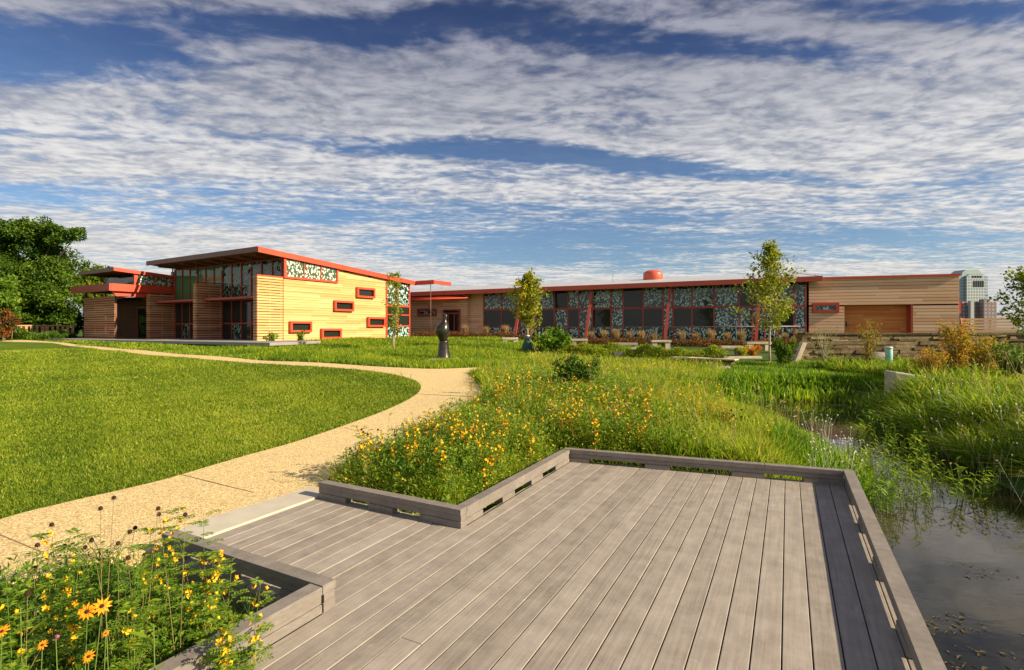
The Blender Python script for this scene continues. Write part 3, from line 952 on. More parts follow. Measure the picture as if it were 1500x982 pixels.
mb = MB(); mb.box(-2.0, -1.88, 13.0, 18.5, lz(5.64), lz(5.90)); mb.build('shaded_wing_fascia', 'brown_metal_shaded_red', hall)  # wing's red edge turned away from the sun, shade painted in as brown
fr = MB(); fr.box(-.72, -.5, 13.05, 13.2, lz(4.45), lz(5.6)); fr.box(-.5, 2.6, 13.05, 13.15, lz(4.5), lz(4.86))
for s in (.55, 1.62): fr.box(s, s + .06, 13.04, 13.12, lz(4.86), lz(5.5))
fr = fr.build('wing_clerestory', 'red_paint', hall)
for s0, s1 in ((-.5, .55), (.61, 1.62), (1.68, 2.6)):
    mb = MB(); mb.box(s0, s1, 13.08, 13.1, lz(4.86), lz(5.52)); mb.build('pane', 'leaf_glass_light', fr)
mb = MB(); mb.box(-.7, -.66, 13.25, 17.8, lz(4.46), lz(5.62)); mb.build('wing_glazing', 'plain_glass', hall)
mb = MB()
for zz_ in np.arange(ZB, lz(4.40), .16): mb.box(2.3, 2.34, 12.7, 30, zz_, zz_ + .125)
mb.build('entrance_wall', 'soffit_wood', hall)  # dark board colour stands in for the shade inside the entrance
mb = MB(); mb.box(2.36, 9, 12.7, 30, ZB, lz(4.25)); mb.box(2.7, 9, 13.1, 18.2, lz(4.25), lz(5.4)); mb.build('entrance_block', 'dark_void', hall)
mb = MB(); mb.box(2.22, 2.29, 16.5, 19.3, ZB, lz(3.4)); d0 = mb.build('entrance_door', 'plain_glass', hall)
mb = MB(); frame_ring(mb, 16.4, 19.4, ZB, lz(3.5), .09, 2.16, 2.30, 'y'); mb.build('door_frame', 'red_paint_dull', d0)
mb = MB()
for zz_ in np.arange(ZB, lz(3.95), .16): mb.box(-1.52, -1.48, 14.0, 18.9, zz_, zz_ + .115)
mb.build('entrance_screen', 'cedar_screen', hall)
for t in (14.0, 15.6, 17.3, 18.85):
    mb = MB(); mb.box(-1.46, -1.38, t, t + .08, ZB, lz(4.42)); mb.build('canopy_post', 'brown_metal_shaded_red', hall)

# ------------------------------------------------------------------ long glazed wing (right building)
RX, RY = (1185 - CX) / F * 37.6, 37.6
a17 = R(17)
er, eb = (math.cos(a17), -math.sin(a17)), (math.sin(a17), math.cos(a17))
gal = thing('long_glass_wing', 'long low timber building with red-framed glass front, leaning red columns and thin red roof edge', 'building', (RX, RY, .5), -a17)
W2 = solver((RX, RY), er, eb)
def gz(z): return z - .5
XE = W2(709, 460)[0]; XC = W2(688, 460)[0]; XW = W2(596, 460)[0] - 3; XR = W2(1405, 450)[0]
Z0 = 0.0
# wooden end block with recessed door
rx0, rz1 = W2(1237, 447); rx1 = W2(1337.5, 447)[0]
ZT = 5.44
core = MB(); core.box(.02, rx0 - .02, .06, 6, Z0, gz(ZT) - .1); core.box(rx1 + .02, XR - .02, .06, 6, Z0, gz(ZT) - .1); core.box(rx0 - .02, rx1 + .02, .75, 6, Z0, gz(ZT) - .1)
core.build('block_core', 'dark_void', gal)
mb = MB()
siding(mb, [(0, Z0), (rx0, Z0), (rx0, gz(rz1)), (0, gz(rz1))], .05, -1, .22, .024, .05)
siding(mb, [(rx1, Z0), (XR, Z0), (XR, gz(rz1)), (rx1, gz(rz1))], .05, -1, .22, .024, .05)
siding(mb, [(0, gz(rz1) + .002), (XR, gz(rz1) + .002), (XR, gz(ZT) - .12), (0, gz(ZT) - .12)], .05, -1, .22, .024, .05)
siding(mb, [(.06, Z0), (6, Z0), (6, gz(ZT) - .12), (.06, gz(ZT) - .12)], XR + .0, 1, .22, .016, .03, ax='y')
mb.build('wood_siding', 'cedar_aged', gal)
mb = MB(); mb.box(-.02, XR + .06, -.10, 6, gz(ZT) - .13, gz(ZT) + .02); mb.build('coping', 'red_paint', gal)
mb = MB(); siding(mb, [(rx0 + .02, Z0), (rx1 - .02, Z0), (rx1 - .02, gz(rz1)), (rx0 + .02, gz(rz1))], .74, -1, .12, .004, .03); dr = mb.build('recessed_door', 'cedar_door', gal)
mb = MB(); mb.box(rx1 - .12, rx1 - .01, .0, .7, Z0, gz(rz1) - .02); mb.build('door_jamb', 'red_paint_dull', dr)
for px in (1241, 1330):
    xx, z_ = W2(px, 475, .7); mb = MB(); mb.lathe([(.07, 0), (.08, .1), (.08, .24), (.05, .28)], (xx, .66, gz(z_) - .12), 10); mb.build('wall_lamp', 'steel', gal)
mb = MB(); mb.box(rx0, rx1, .0, .74, gz(rz1) - .001, gz(rz1) + .05); mb.build('recess_soffit', 'cedar_door', gal)
def win(parent, solverf, xa, xb, ya, yb, gzf, pane, w_=.13, depth=.16):
    s0 = solverf(xa, ya)[0]; s1 = solverf(xb, ya)[0]; xm = (xa + xb) / 2
    zt = solverf(xm, ya)[1]; zb2 = solverf(xm, yb)[1]
    mb = MB(); frame_ring(mb, s0, s1, gzf(zb2), gzf(zt), w_, -depth, .02); fr = mb.build('window', 'red_paint_dull', parent)
    mb = MB(); mb.box(s0 + w_, s1 - w_, -.04, -.01, gzf(zb2) + w_, gzf(zt) - w_); mb.build('pane', pane, fr)
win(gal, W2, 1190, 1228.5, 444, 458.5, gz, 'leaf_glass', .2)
# roof
def rz_(x): return 5.42 + (x - .2) * (5.42 - 5.03) / 26.4
XL = XW
mb = MB()
v = []
for x in (XL, .45):
    zt = gz(rz_(x)); v += [(x, -1.35, zt - .25), (x, 8.5, zt + 1.15), (x, 8.5, zt + 1.25), (x, -1.35, zt - .02)]
mb.add(v, [(0, 1, 2, 3), (7, 6, 5, 4), (0, 4, 5, 1), (1, 5, 6, 2), (2, 6, 7, 3), (3, 7, 4, 0)])
mb.build('roof', 'roof_metal', gal)
mb = MB()
v = []
for x in (XL, .5):
    zt = gz(rz_(x)); v += [(x, -1.5, zt - .36), (x, -1.36, zt - .36), (x, -1.36, zt), (x, -1.5, zt)]
mb.add(v, [(0, 1, 2, 3), (7, 6, 5, 4), (0, 4, 5, 1), (1, 5, 6, 2), (2, 6, 7, 3), (3, 7, 4, 0)])
mb.build('roof_fascia', 'red_paint_dull', gal)
mb = MB(); mb.add([(.46, -1.5, gz(rz_(.5)) - .36), (.46, -1.5, gz(rz_(.5))), (.46, 8.5, gz(rz_(.5)) + 1.28), (.46, 8.5, gz(rz_(.5)) + 1.0), (.52, -1.5, gz(rz_(.5)) - .36), (.52, -1.5, gz(rz_(.5))), (.52, 8.5, gz(rz_(.5)) + 1.28), (.52, 8.5, gz(rz_(.5)) + 1.0)],
       [(0, 1, 2, 3), (7, 6, 5, 4), (0, 4, 5, 1), (1, 5, 6, 2), (2, 6, 7, 3), (3, 7, 4, 0)])
mb.build('roof_end_trim', 'cedar_aged', gal)
mb = MB()
v = []
for x in (XL, .40):
    zt = gz(rz_(x)); v += [(x, -1.34, zt - .34), (x, .0, zt - .16), (x, .0, zt - .12), (x, -1.34, zt - .30)]
mb.add(v, [(0, 1, 2, 3), (7, 6, 5, 4), (0, 4, 5, 1), (1, 5, 6, 2), (2, 6, 7, 3), (3, 7, 4, 0)])
mb.build('soffit', 'soffit_wood', gal)
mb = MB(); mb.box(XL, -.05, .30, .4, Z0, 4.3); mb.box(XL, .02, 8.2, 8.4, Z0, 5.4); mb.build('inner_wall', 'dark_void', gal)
# glazing panels read as bays
zmid = W2(980, 451)[1]; zrail = W2(980, 479)[1]
bx = [W2(px, 460)[0] for px in (709, 735, 762, 786, 812, 832, 848, 868, 895, 913, 942, 971, 986, 1013.5, 1046, 1083, 1102, 1120, 1140, 1163, 1180)]
fr = MB()
for i, x in enumerate(bx): fr.box(x - .055, x + .055, -.06, .07, Z0, gz(rz_(x)) - .16)
for i in range(len(bx) - 1):
    a, b = bx[i] + .06, bx[i + 1] - .06
    fr.box(a, b, -.05, .05, gz(zmid) - .07, gz(zmid) + .07)
    fr.box(a, b, -.04, .04, gz(zrail) - .03, gz(zrail) + .03)
    fr.box(a, b, -.04, .04, Z0, Z0 + .12)
    z = gz(rz_((a + b) / 2)) - .28; fr.box(a, b, -.04, .05, z, z + .10)
glz = fr.build('glazed_front', 'red_paint_dull', gal)
up = 'PPGPGPPPPGPPPPPGPPPP'; mid = 'GGPGPGPGPGGPGGPPPPGP'; low = 'PPPPPPPPPPPPPPPPPPPP'
for i in range(len(bx) - 1):
    a, b = bx[i] + .05, bx[i + 1] - .05
    for s_, z0_, z1_ in ((low, Z0 + .1, gz(zrail) - .02), (mid, gz(zrail) + .02, gz(zmid) - .06), (up, gz(zmid) + .06, gz(rz_((a + b) / 2)) - .26)):
        mb = MB(); mb.box(a, b, -.01, .015, z0_, z1_)
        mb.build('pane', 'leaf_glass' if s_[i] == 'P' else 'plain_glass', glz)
# leaning columns
for px in (764, 867, 982, 1113):
    x = W2(px, 421, -1.0)[0]; zt = gz(rz_(x)) - .3
    mb = MB(); w2 = .11
    top = Vector((x, -1.0, zt)); bot = Vector((x - .45, -2.0, Z0 - .3))
    vs = []
    for c_ in (bot, top):
        vs += [c_ + Vector((-w2, -.08, 0)), c_ + Vector((w2, -.08, 0)), c_ + Vector((w2, .08, 0)), c_ + Vector((-w2, .08, 0))]
    mb.add(vs, [(0, 3, 2, 1), (4, 5, 6, 7), (0, 1, 5, 4), (1, 2, 6, 5), (2, 3, 7, 6), (3, 0, 4, 7)])
    mb.build('leaning_column', 'red_paint_dull', gal)
    mb = MB(); mb.lathe([(.10, 0), (.10, .2)], (x - 1.2, -.9, gz(rz_(x)) - .50), 10); mb.build('ceiling_light', 'white_metal', gal)
x = W2(810, 430, -.6)[0]
mb = MB(); mb.tube([(x, -.5, gz(rz_(x)) - .3), (x + .35, -.5, Z0)], .07, 4); mb.build('brace', 'brown_metal_shaded_red', gal)
# timber link at the left end
mb = MB()
siding(mb, [(XC, Z0), (XE - .06, Z0), (XE - .06, gz(rz_(XC)) - .15), (XC, gz(rz_(XC)) - .15)], .02, -1, .16, .012, .04)
siding(mb, [(XW, Z0), (XC, Z0), (XC, gz(rz_(XC)) - .3), (XW, gz(rz_(XC)) - .3)], -.55, -1, .16, .022, .04)
siding(mb, [(-.54, Z0), (-.0, Z0), (-.0, gz(rz_(XC)) - .3), (-.54, gz(rz_(XC)) - .3)], XC + .0, 1, .16, .012, .03, ax='y')
mb.build('link_siding', 'cedar_aged', gal)
mb = MB(); mb.box(XW, XC - .02, -.54, .3, Z0, gz(rz_(XC)) - .32); mb.box(XC, XE - .06, .03, .3, Z0, gz(rz_(XC)) - .3); mb.build('link_core', 'dark_void', gal)
def W2l(px, py): return W2(px, py, -.6)
s0, zt = W2l(612, 453); s1, zb2 = W2l(640, 463.5)
mb = MB(); frame_ring(mb, s0, s1, gz(zb2), gz(zt), .16, -.72, -.6); wn_ = mb.build('window', 'red_paint_dull', gal)
mb = MB(); mb.box(s0 + .16, s1 - .16, -.64, -.61, gz(zb2) + .16, gz(zt) - .16); mb.build('pane', 'leaf_glass', wn_)
s0, zt = W2l(649, 453.5); s1, _ = W2l(674.5, 453.5)
mb = MB(); mb.box(s0, s1, -.62, -.60, Z0, gz(zt)); dr2 = mb.build('link_door', 'plain_glass', gal)
mb = MB(); frame_ring(mb, s0, s1, Z0, gz(zt), .10, -.70, -.62)
for k in (.33, .66): mb.box(s0 + (s1 - s0) * k - .04, s0 + (s1 - s0) * k + .04, -.68, -.62, Z0 + .1, gz(zt) - .4)
mb.box(s0 + .1, s1 - .1, -.68, -.62, gz(zt) - .40, gz(zt) - .3); mb.box(s0 + .1, s1 - .1, -.68, -.62, 1.0, 1.1)
mb.build('door_frame', 'red_paint_dull', dr2)
# red slatted trellis over the link
xt0, xt1 = W2(597, 436, -1.2)[0], W2(687, 436, -1.2)[0]
mb = MB()
for k in range(9):
    f_ = k / 8
    mb.tube([(xt0, -.65 - 2.4 * f_, gz(4.72 - .62 * f_)), (xt1, -.65 - 1.1 * f_, gz(4.50 - .16 * f_))], .035, 4)
for f_ in (0, .25, .5, .75, 1):
    x = xt0 + (xt1 - xt0) * f_ * .96
    mb.tube([(x, -.65, gz(4.69 - .22 * f_)), (x, -.65 - 2.4 + 1.3 * f_, gz(4.07 + .24 * f_))], .035, 4)
mb.build('trellis', 'red_paint', gal)
# roof vent
xx = W2(956.5, 400, 6.0)[0]
mb = MB(); mb.lathe([(.86, -1.2), (.86, .38), (.82, .52), (.66, .66), (.4, .74), (.05, .77)], (xx, 6.0, gz(6.25)), 24); mb.build('roof_vent', 'red_roof_vent', gal)
for px, y_ in ((898, 3.0), (647, 3.0), (1195, 4)):
    xx = W2(px, 410, y_)[0]; mb = MB(); mb.tube([(xx, y_, gz(5.3)), (xx, y_, gz(6.5 if px == 898 else 6.1))], .025, 5); mb.build('vent_pipe', 'steel', gal)
mb = MB(); mb.box(XR + .07, XR + .2, .2, .6, gz(1.74 + 24 / F * 35), gz(1.74 + 41 / F * 35)); mb.build('side_sign', 'red_paint', gal)

# terrace guard rail before the glass front
x0, x1 = W2(862, 478, -2.6)[0], W2(1182, 478, -2.6)[0]
gr = thing('guard_railing', 'thin grey metal guard railing along the foot of the glass front', 'railing', (RX + eb[0] * -.8, RY + eb[1] * -.8, .5), -a17)
mb = MB(); mb.tube([(x0, 0, 1.40), (x1, 0, 1.43)], .022, 6); mb.build('top_rail', 'steel', gr)
for x in np.arange(x0, x1, 2.2): mb = MB(); mb.tube([(x, 0, -.05), (x, 0, 1.40)], .022, 5); mb.build('post', 'steel', gr)

# slatted fence right of the building
fx0, fz1 = W2(1407, 466.5, .4); fx1 = W2(1491, 466.5, .4)[0]
fn = thing('slatted_fence', 'horizontal cedar slat fence joining the right end of the timber block', 'fence', (RX + er[0] * fx0 + eb[0] * .4, RY + er[1] * fx0 + eb[1] * .4, .5), -a17)
mb = MB()
for z in np.arange(.4, gz(fz1) - .05, .2): mb.box(.08, fx1 - fx0, 0, .04, z, z + .15)
mb.build('slats', 'cedar_aged', fn)
for x in (.1, 1.6, fx1 - fx0 - .05): mb = MB(); mb.box(x, x + .09, .045, .13, -.1, gz(fz1) + .02); mb.build('post', 'cedar_screen', fn)

# ------------------------------------------------------------------ far city
def far_box(px0, px1, pyt, D, name, label, m, dep=25, extra=None):
    X0, X1 = (px0 - CX) / F * D, (px1 - CX) / F * D; zt = EYE + (CY - pyt) / F * D
    t = thing(name, label, 'building', ((X0 + X1) / 2, D, 0))
    w_ = (X1 - X0)
    mb = MB(); mb.box(-w_ / 2, w_ / 2, 0, dep, 0, zt); mb.build('facade', m, t)
    return t, w_, zt
def pz(py, D): return EYE + (CY - py) / F * D
D = 620
t, w_, zt = far_box(1404, 1447, 404, D, 'office_tower', 'tall pale office tower with a stepped green crown far behind the fence', 'tower_side_hazed', 26)
def lx(px): return (px - 1425.5) / F * D
mb = MB(); mb.prism([(lx(1413), 0), (lx(1440), 0), (lx(1440), pz(406, D)), (lx(1436), pz(402, D)), (lx(1417), pz(402, D)), (lx(1413), pz(406, D))], -3, -.05, 'y'); mb.build('front_bay', 'tower_front_hazed', t)
mb = MB(); mb.prism([(lx(1410), pz(404, D)), (lx(1442), pz(404, D)), (lx(1437), pz(397, D)), (lx(1433), pz(395, D)), (lx(1416), pz(395, D)), (lx(1411), pz(399, D))], 1, 18, 'y'); mb.build('crown', 'tower_roof', t)
for k in range(5): mb = MB(); mb.box(lx(1422.5 + 3.3 * k), lx(1424.3 + 3.3 * k), -3.3, -3.05, pz(421, D), pz(412, D)); mb.build('tall_window', 'plain_glass', t)
for k in range(4): mb = MB(); mb.box(lx(1421 + 3.7 * k), lx(1423 + 3.7 * k), -3.3, -3.05, pz(407.5, D), pz(404.5, D)); mb.build('top_window', 'plain_glass', t)
far_box(1448, 1452, 398, D + 40, 'slim_tower', 'slim grey tower edge directly right of the pale office tower', 'tower_side_hazed') if False else None
D = 480
far_box(1409, 1460, 442, D, 'apartment_slab', 'dark brown slab block with rows of small windows in front of the office tower', 'brown_block', 18)
t, w_, zt = far_box(1441, 1450, 438.5, D - 6, 'lift_tower', 'narrow brown tower rising from the dark brown slab block', 'brown_block', 5)
t, w_, zt = far_box(1422, 1427, 441, D - 4, 'white_infill_block', 'slim pale block set between the dark brown slabs', 'far_city', 3)
far_box(1458, 1530, 462, 700, 'city_block', 'low pale city buildings on the skyline at the right edge', 'far_city', 30)
far_box(1470, 1490, 458, 720, 'city_block', 'slightly taller pale block behind the right edge skyline', 'far_city', 30)

# ------------------------------------------------------------------ vegetation helpers


def polar(n, r0, r1, th0=-52, th1=52, r=rng):
    rr = np.exp(r.uniform(math.log(r0), math.log(r1), n)); th = np.radians(r.uniform(th0, th1, n))
    return rr * np.sin(th), rr * np.cos(th), rr


def clumps(x, y, s, amp=1.0, seed=0.0):
    """smooth patchiness 0..1"""
    f = np.sin(x * s + 1.7 + seed) * np.cos(y * s * 1.13 + .6 + seed * 2) + .6 * np.sin(x * s * 2.3 + y * s * 1.9 + seed * 3) + .4 * np.cos(x * s * 4.1 - y * s * 3.7)
    return np.clip(.5 + .27 * f * amp, 0, 1)


def blades(name, x, y, z, h, w_, lean, tint, m, ld=None, segs=3, r=rng):
    n = len(x)
    yaw = r.uniform(0, 2 * np.pi, n) if ld is None else ld
    ldx, ldy = np.cos(yaw), np.sin(yaw)
    face = yaw + r.uniform(-1.3, 1.3, n) + np.pi / 2
    sx, sy = np.cos(face), np.sin(face)
    V = np.zeros((n, 2 * segs + 1, 3), np.float32)
    for k in range(segs + 1):
        t = k / segs
        cx_ = x + ldx * lean * h * t ** 1.8; cy_ = y + ldy * lean * h * t ** 1.8
        cz_ = z + h * (t - .45 * np.minimum(lean, 1.2) * t ** 2.4)
        if k < segs:
            ww = w_ * .5 * (1 - t ** 2 * .75)
            V[:, 2 * k] = np.stack([cx_ - sx * ww, cy_ - sy * ww, cz_], -1); V[:, 2 * k + 1] = np.stack([cx_ + sx * ww, cy_ + sy * ww, cz_], -1)
        else:
            V[:, 2 * k] = np.stack([cx_, cy_, cz_], -1)
    b = (np.arange(n) * (2 * segs + 1))[:, None]
    Q = np.concatenate([b + np.array([[2 * k, 2 * k + 1, 2 * k + 3, 2 * k + 2]]) for k in range(segs - 1)])
    T = b + np.array([[2 * segs - 2, 2 * segs - 1, 2 * segs]])
    return arr_mesh(name, V.reshape(-1, 3), Q, T, np.repeat(tint, 2 * segs + 1), smooth=False)


def leafset(P, D_, N_, L_, W_, tint):
    """folded leaves: P base, D_ direction, N_ normal hint; returns V, T, tint"""
    n = len(P)
    D_ = D_ / (np.linalg.norm(D_, axis=1, keepdims=True) + 1e-9)
    S = np.cross(D_, N_); S /= (np.linalg.norm(S, axis=1, keepdims=True) + 1e-9)
    U = np.cross(S, D_)
    L_ = np.broadcast_to(np.asarray(L_, float), (n,))[:, None]; W_ = np.broadcast_to(np.asarray(W_, float), (n,))[:, None]
    b = P; m_ = P + D_ * L_ * .5 - U * L_ * .06; t = P + D_ * L_ - U * L_ * .12
    l = P + D_ * L_ * .45 + S * W_ * .5 + U * W_ * .15; r_ = P + D_ * L_ * .45 - S * W_ * .5 + U * W_ * .15
    V = np.stack([b, l, m_, r_, t], 1).reshape(-1, 3)
    k = (np.arange(n) * 5)[:, None]
    T = np.concatenate([k + np.array([[0, 2, 1]]), k + np.array([[0, 3, 2]]), k + np.array([[1, 2, 4]]), k + np.array([[2, 3, 4]])])
    return V, T, np.repeat(np.broadcast_to(tint, (n,)), 5)


def rdir(n, r=rng, zb=0.0):
    v = r.normal(size=(n, 3)); v[:, 2] += zb
    return v / np.linalg.norm(v, axis=1, keepdims=True)


def leaf_obj(name, P, L_, W_, tint, m, parent, zb=-.2, r=rng, out=None):
    n = len(P); D_ = rdir(n, r, zb)
    if out is not None: D_ = D_ + out * .8
    N_ = rdir(n, r, .9)
    V, T, tt = leafset(P, D_, N_, L_ * r.uniform(.7, 1.25, n), W_ * r.uniform(.7, 1.25, n), tint)
    return link(name, arr_mesh(name, V, None, T, tt), m, parent)


def in_frame(x, y, mx=80):
    px = CX + F * x / np.maximum(y, .2)
    return (px > -mx) & (px < 1500 + mx) & (y > .8)


# ------------------------------------------------------------------ lawn grass
def make_lawn():
    n = 900000
    x, y, rr = polar(n, 2.8, 34, -54, 0)
    k = (sdf(lawnpoly, x, y) < .05 * clumps(x, y, 9) - .05 + rng.normal(0, .012, n)) & in_frame(x, y)
    bare = clumps(x * .55, y * 1.5, 1.1, 1.6, seed=9); k &= rng.random(n) > np.clip((bare - .86) * 5, 0, .75)
    x, y, rr = x[k], y[k], rr[k]
    sc_ = np.clip(rr / 5, 1, 6) ** .85
    h = rng.uniform(.024, .052, len(x)) * sc_ ** .45 * (.75 + .5 * clumps(x, y, 2.1))
    tint = np.clip(rng.normal(.40, .18, len(x)) + .25 * (clumps(x, y, 1.3, seed=2) - .5) + .22 * (clumps(x, y, .35, seed=6) - .5) + (rng.random(len(x)) < .07) * .45, 0, 1)
    me = blades('lawn_grass', x, y, H(x, y) + .008, h, .0055 * sc_, rng.uniform(.2, 1.0, len(x)), tint, None, segs=2)
    tag(link('lawn_grass', me, 'lawn_blade'), 'short mown green lawn grass', 'grass', kind='stuff')
make_lawn()

HALLBOX = [tuple(np.array((KX, KY)) + np.array(ep) * s + np.array(eq) * t) for s, t in ((-.2, -.05), (13, -.05), (13, 20), (-2, 20), (-2, 13), (-.2, 13))]
BUILD2 = [tuple(np.array((RX, RY)) + np.array(er) * s + np.array(eb) * t) for s, t in ((XW, -.6), (XR, -.1), (XR, 9), (XW, 9))]


def free(x, y):
    k = (sdf(pathpoly, x, y) > .07 * clumps(x, y, 8) - .02) & (sdf(DECK, x, y) > .05) & (sdf(lawnpoly, x, y) > .0)
    k &= (sdf(HALLBOX, x, y) > .1) & (sdf(BUILD2, x, y) > .8) & (sdf(terr, x, y) > .05)
    k &= sdf([(a, b) for a, b in thr], x, y) > .03
    return k


# ------------------------------------------------------------------ meadow
def grass(name, label, n, r0, r1, th0, th1, sel, hf, w0, leanr, tm, ts, m, segs=3, ld=None, cat='grass', dens=None):
    x, y, rr = polar(n, r0, r1, th0, th1)
    k = free(x, y) & in_frame(x, y, 120)
    x, y, rr = x[k], y[k], rr[k]
    k = sel(x, y)
    if dens is not None: k &= rng.random(len(x)) < dens(x, y)
    x, y, rr = x[k], y[k], rr[k]
    s_ = np.clip(rr / 5, .7, 8) ** .75
    h = hf(x, y) * rng.uniform(.55, 1.15, len(x))
    tint = np.clip(rng.normal(tm, ts, len(x)) + .35 * (clumps(x, y, .9, seed=5) - .5), 0, 1)
    me = blades(name, x, y, H(x, y) - .01, h, w0 * s_, rng.uniform(*leanr, len(x)), tint, None, ld=None if ld is None else ld + rng.normal(0, 1.0, len(x)), segs=segs)
    return tag(link(name, me, m), label, cat, kind='stuff')


pd = lambda x, y: sdf(POND, x, y)


def stalks(name, label, n, r0, r1, th0, th1, sel, h0, h1, m='straw_blade', w0=.004, head=.012, hl=.10, tm=.6):
    """thin flowering stalks with a drooping seed head, scattered through grass"""
    x, y, rr = polar(n, r0, r1, th0, th1)
    k = free(x, y) & in_frame(x, y, 120) & sel(x, y); x, y, rr = x[k], y[k], rr[k]
    n = len(x); s_ = np.clip(rr / 6, .8, 6) ** .7
    h = rng.uniform(h0, h1, n); az = rng.uniform(0, 6.28, n); ln = rng.uniform(.05, .45, n)
    bx2, by2 = x + np.cos(az) * ln * h, y + np.sin(az) * ln * h
    z = H(x, y)
    P = np.stack([x, y, z], -1); Q = np.stack([bx2, by2, z + h], -1)
    side = np.stack([np.full(n, 1.0), np.zeros(n), np.zeros(n)], -1)
    w_ = (w0 * s_)[:, None]
    V = np.stack([P - side * w_ * .5, P + side * w_ * .5, Q + side * w_ * .3, Q - side * w_ * .3], 1)
    Dh = np.stack([np.cos(az), np.sin(az), rng.uniform(-.2, 1.4, n)], -1)
    V2, T2, t2 = leafset(Q, Dh, np.stack([np.zeros(n), -np.ones(n), np.ones(n) * .3], -1) + rdir(n) * .3, hl * rng.uniform(.6, 1.2, n), head * s_, np.clip(rng.normal(tm, .25, n), 0, 1))
    q = np.arange(n * 4).reshape(-1, 4)
    me = arr_mesh(name, np.concatenate([V.reshape(-1, 3), V2]), q, T2 + n * 4, np.concatenate([np.repeat(np.clip(rng.normal(tm, .2, n), 0, 1), 4), t2]))
    return tag(link(name, me, m), label, 'grass', kind='stuff')

STW = 20.6         # stone wall line
bedsel = lambda x, y: (pd(x, y) > .15) & (sdf(PLANTER, x, y) > .1)
MEAD = [uv(-2.6, 6.5), uv(.7, 6.95), on_plane(1235, 668, -.2), on_plane(1150, 628, -.2), on_plane(1060, 600, 0), on_plane(1055, 560, .1), G(1060, 541), G(980, 536), G(780, 524), G(768, 540), G(700, 548), G(712, 580), G(709, 590), G(693, 609), G(560, 676), G(480, 706), uv(-4.3, 3.88), uv(-2.6, 3.9)]
grass('meadow_grass', 'tall yellow green meadow grass', 240000, 4.0, 24, -30, 42, lambda x, y: (sdf(MEAD, x, y) < 0) & (pd(x, y) > .1),
      lambda x, y: (.30 + .26 * clumps(x, y, 1.1)) * (.55 + .45 * sst(4, 9, y)) * (1 - .55 * sst(3.4, 4.8, x) * (1 - sst(12, 14, y))), .0085, (.15, 1.0), .56, .27, 'meadow_blade')
grass('border_grass', 'rough low grass between the path and the buildings', 230000, 11, 44, -52, 16,
      lambda x, y: (sdf(MEAD, x, y) > 0) & (y > 11), lambda x, y: .10 + .26 * clumps(x, y, .55, seed=1) * (.25 + .75 * sst(-17, -12, x)), .008, (.2, .9), .40, .20, 'meadow_blade', 2)
grass('bank_lawn', 'bright low grass between the pond and the stone wall', 150000, 12, 30, 8, 54,
      lambda x, y: (sdf(MEAD, x, y) > 0) & (y < STW + 1) & (pd(x, y) > .5) & (y > 13.2), lambda x, y: .13 + .22 * clumps(x, y, .8, seed=3), .009, (.2, .9), .42, .2, 'reed_blade', 2)
grass('pond_reeds', 'broad bright green reeds along the pond margins', 120000, 5.5, 19, 14, 48,
      lambda x, y: (pd(x, y) > -.30) & (pd(x, y) < 1.9) & (x < 9.9) & (((x < 6.2 + .22 * (y - 8)) & (y < 13.2)) | (y > 12.6)) & ((sdf(MEAD, x, y) > -.9) | (y > 12)),
      lambda x, y: (.24 + .20 * clumps(x, y, 1.5, seed=4)) * np.where((y > 8.0) & (y < 12.6), .42, 1), .017, (.1, .6), .48, .2, 'reed_blade', 3,
      dens=lambda x, y: np.clip(.18 + clumps(x, y, 2.2, seed=6) * sst(-.35, .35, pd(x, y)), 0, 1))
grass('bank_grass', 'long arching green grass overhanging the pond bank', 140000, 4.4, 24, 26, 56,
      lambda x, y: (pd(x, y) > -.05) & (x > np.where(y < 6, 5.2, 6.9)) & (y < 19) & ~((y > 13.2) & (x < 11)), lambda x, y: .45 + .45 * clumps(x, y, 1.2, seed=7), .0095, (.3, 1.3), .50, .30, 'bank_blade', 4, ld=R(215))
grass('planter_grass', 'tangled green grass filling the sunken bed beside the deck', 70000, 1.2, 5.2, -70, -8,
      lambda x, y: (sdf(PLANTER, x, y) < .0), lambda x, y: .34 + .20 * clumps(x, y, 3), .0060, (.2, 1.1), .36, .2, 'bed_leaf', 4)

stalks('meadow_seed_stalks', 'straw coloured seed stalks standing in the meadow', 1300, 5, 24, -28, 36, lambda x, y: (sdf(MEAD, x, y) < -.1) & (y > 6.5) & (pd(x, y) > .4), .35, .62)
stalks('bank_seed_stalks', 'nodding seed stalks above the bank grass', 420, 5.5, 18, 28, 56, lambda x, y: (pd(x, y) > .3) & (x > 7) & (y < 18), .75, 1.25)
stalks('meadow_flower_dots', 'scattered small yellow blossoms in the meadow', 5200, 6, 24, -28, 36, lambda x, y: (sdf(MEAD, x, y) < -.1) & (y > 7) & (pd(x, y) > .5) & (clumps(x, y, 1.0, 1.5, seed=4) > .72), .32, .55, 'bloom_tip', .003, .020, .05, .6)
stalks('white_blossom_stalks', 'small white blossoms on stalks near the pond', 500, 6.5, 14, 30, 46, lambda x, y: (pd(x, y) > -.2) & (pd(x, y) < 1.6), .35, .6, 'white_tip', .003, .022, .03, .6)

# dense leafy underlayer of the beds: small leaves on many stems (one mass)


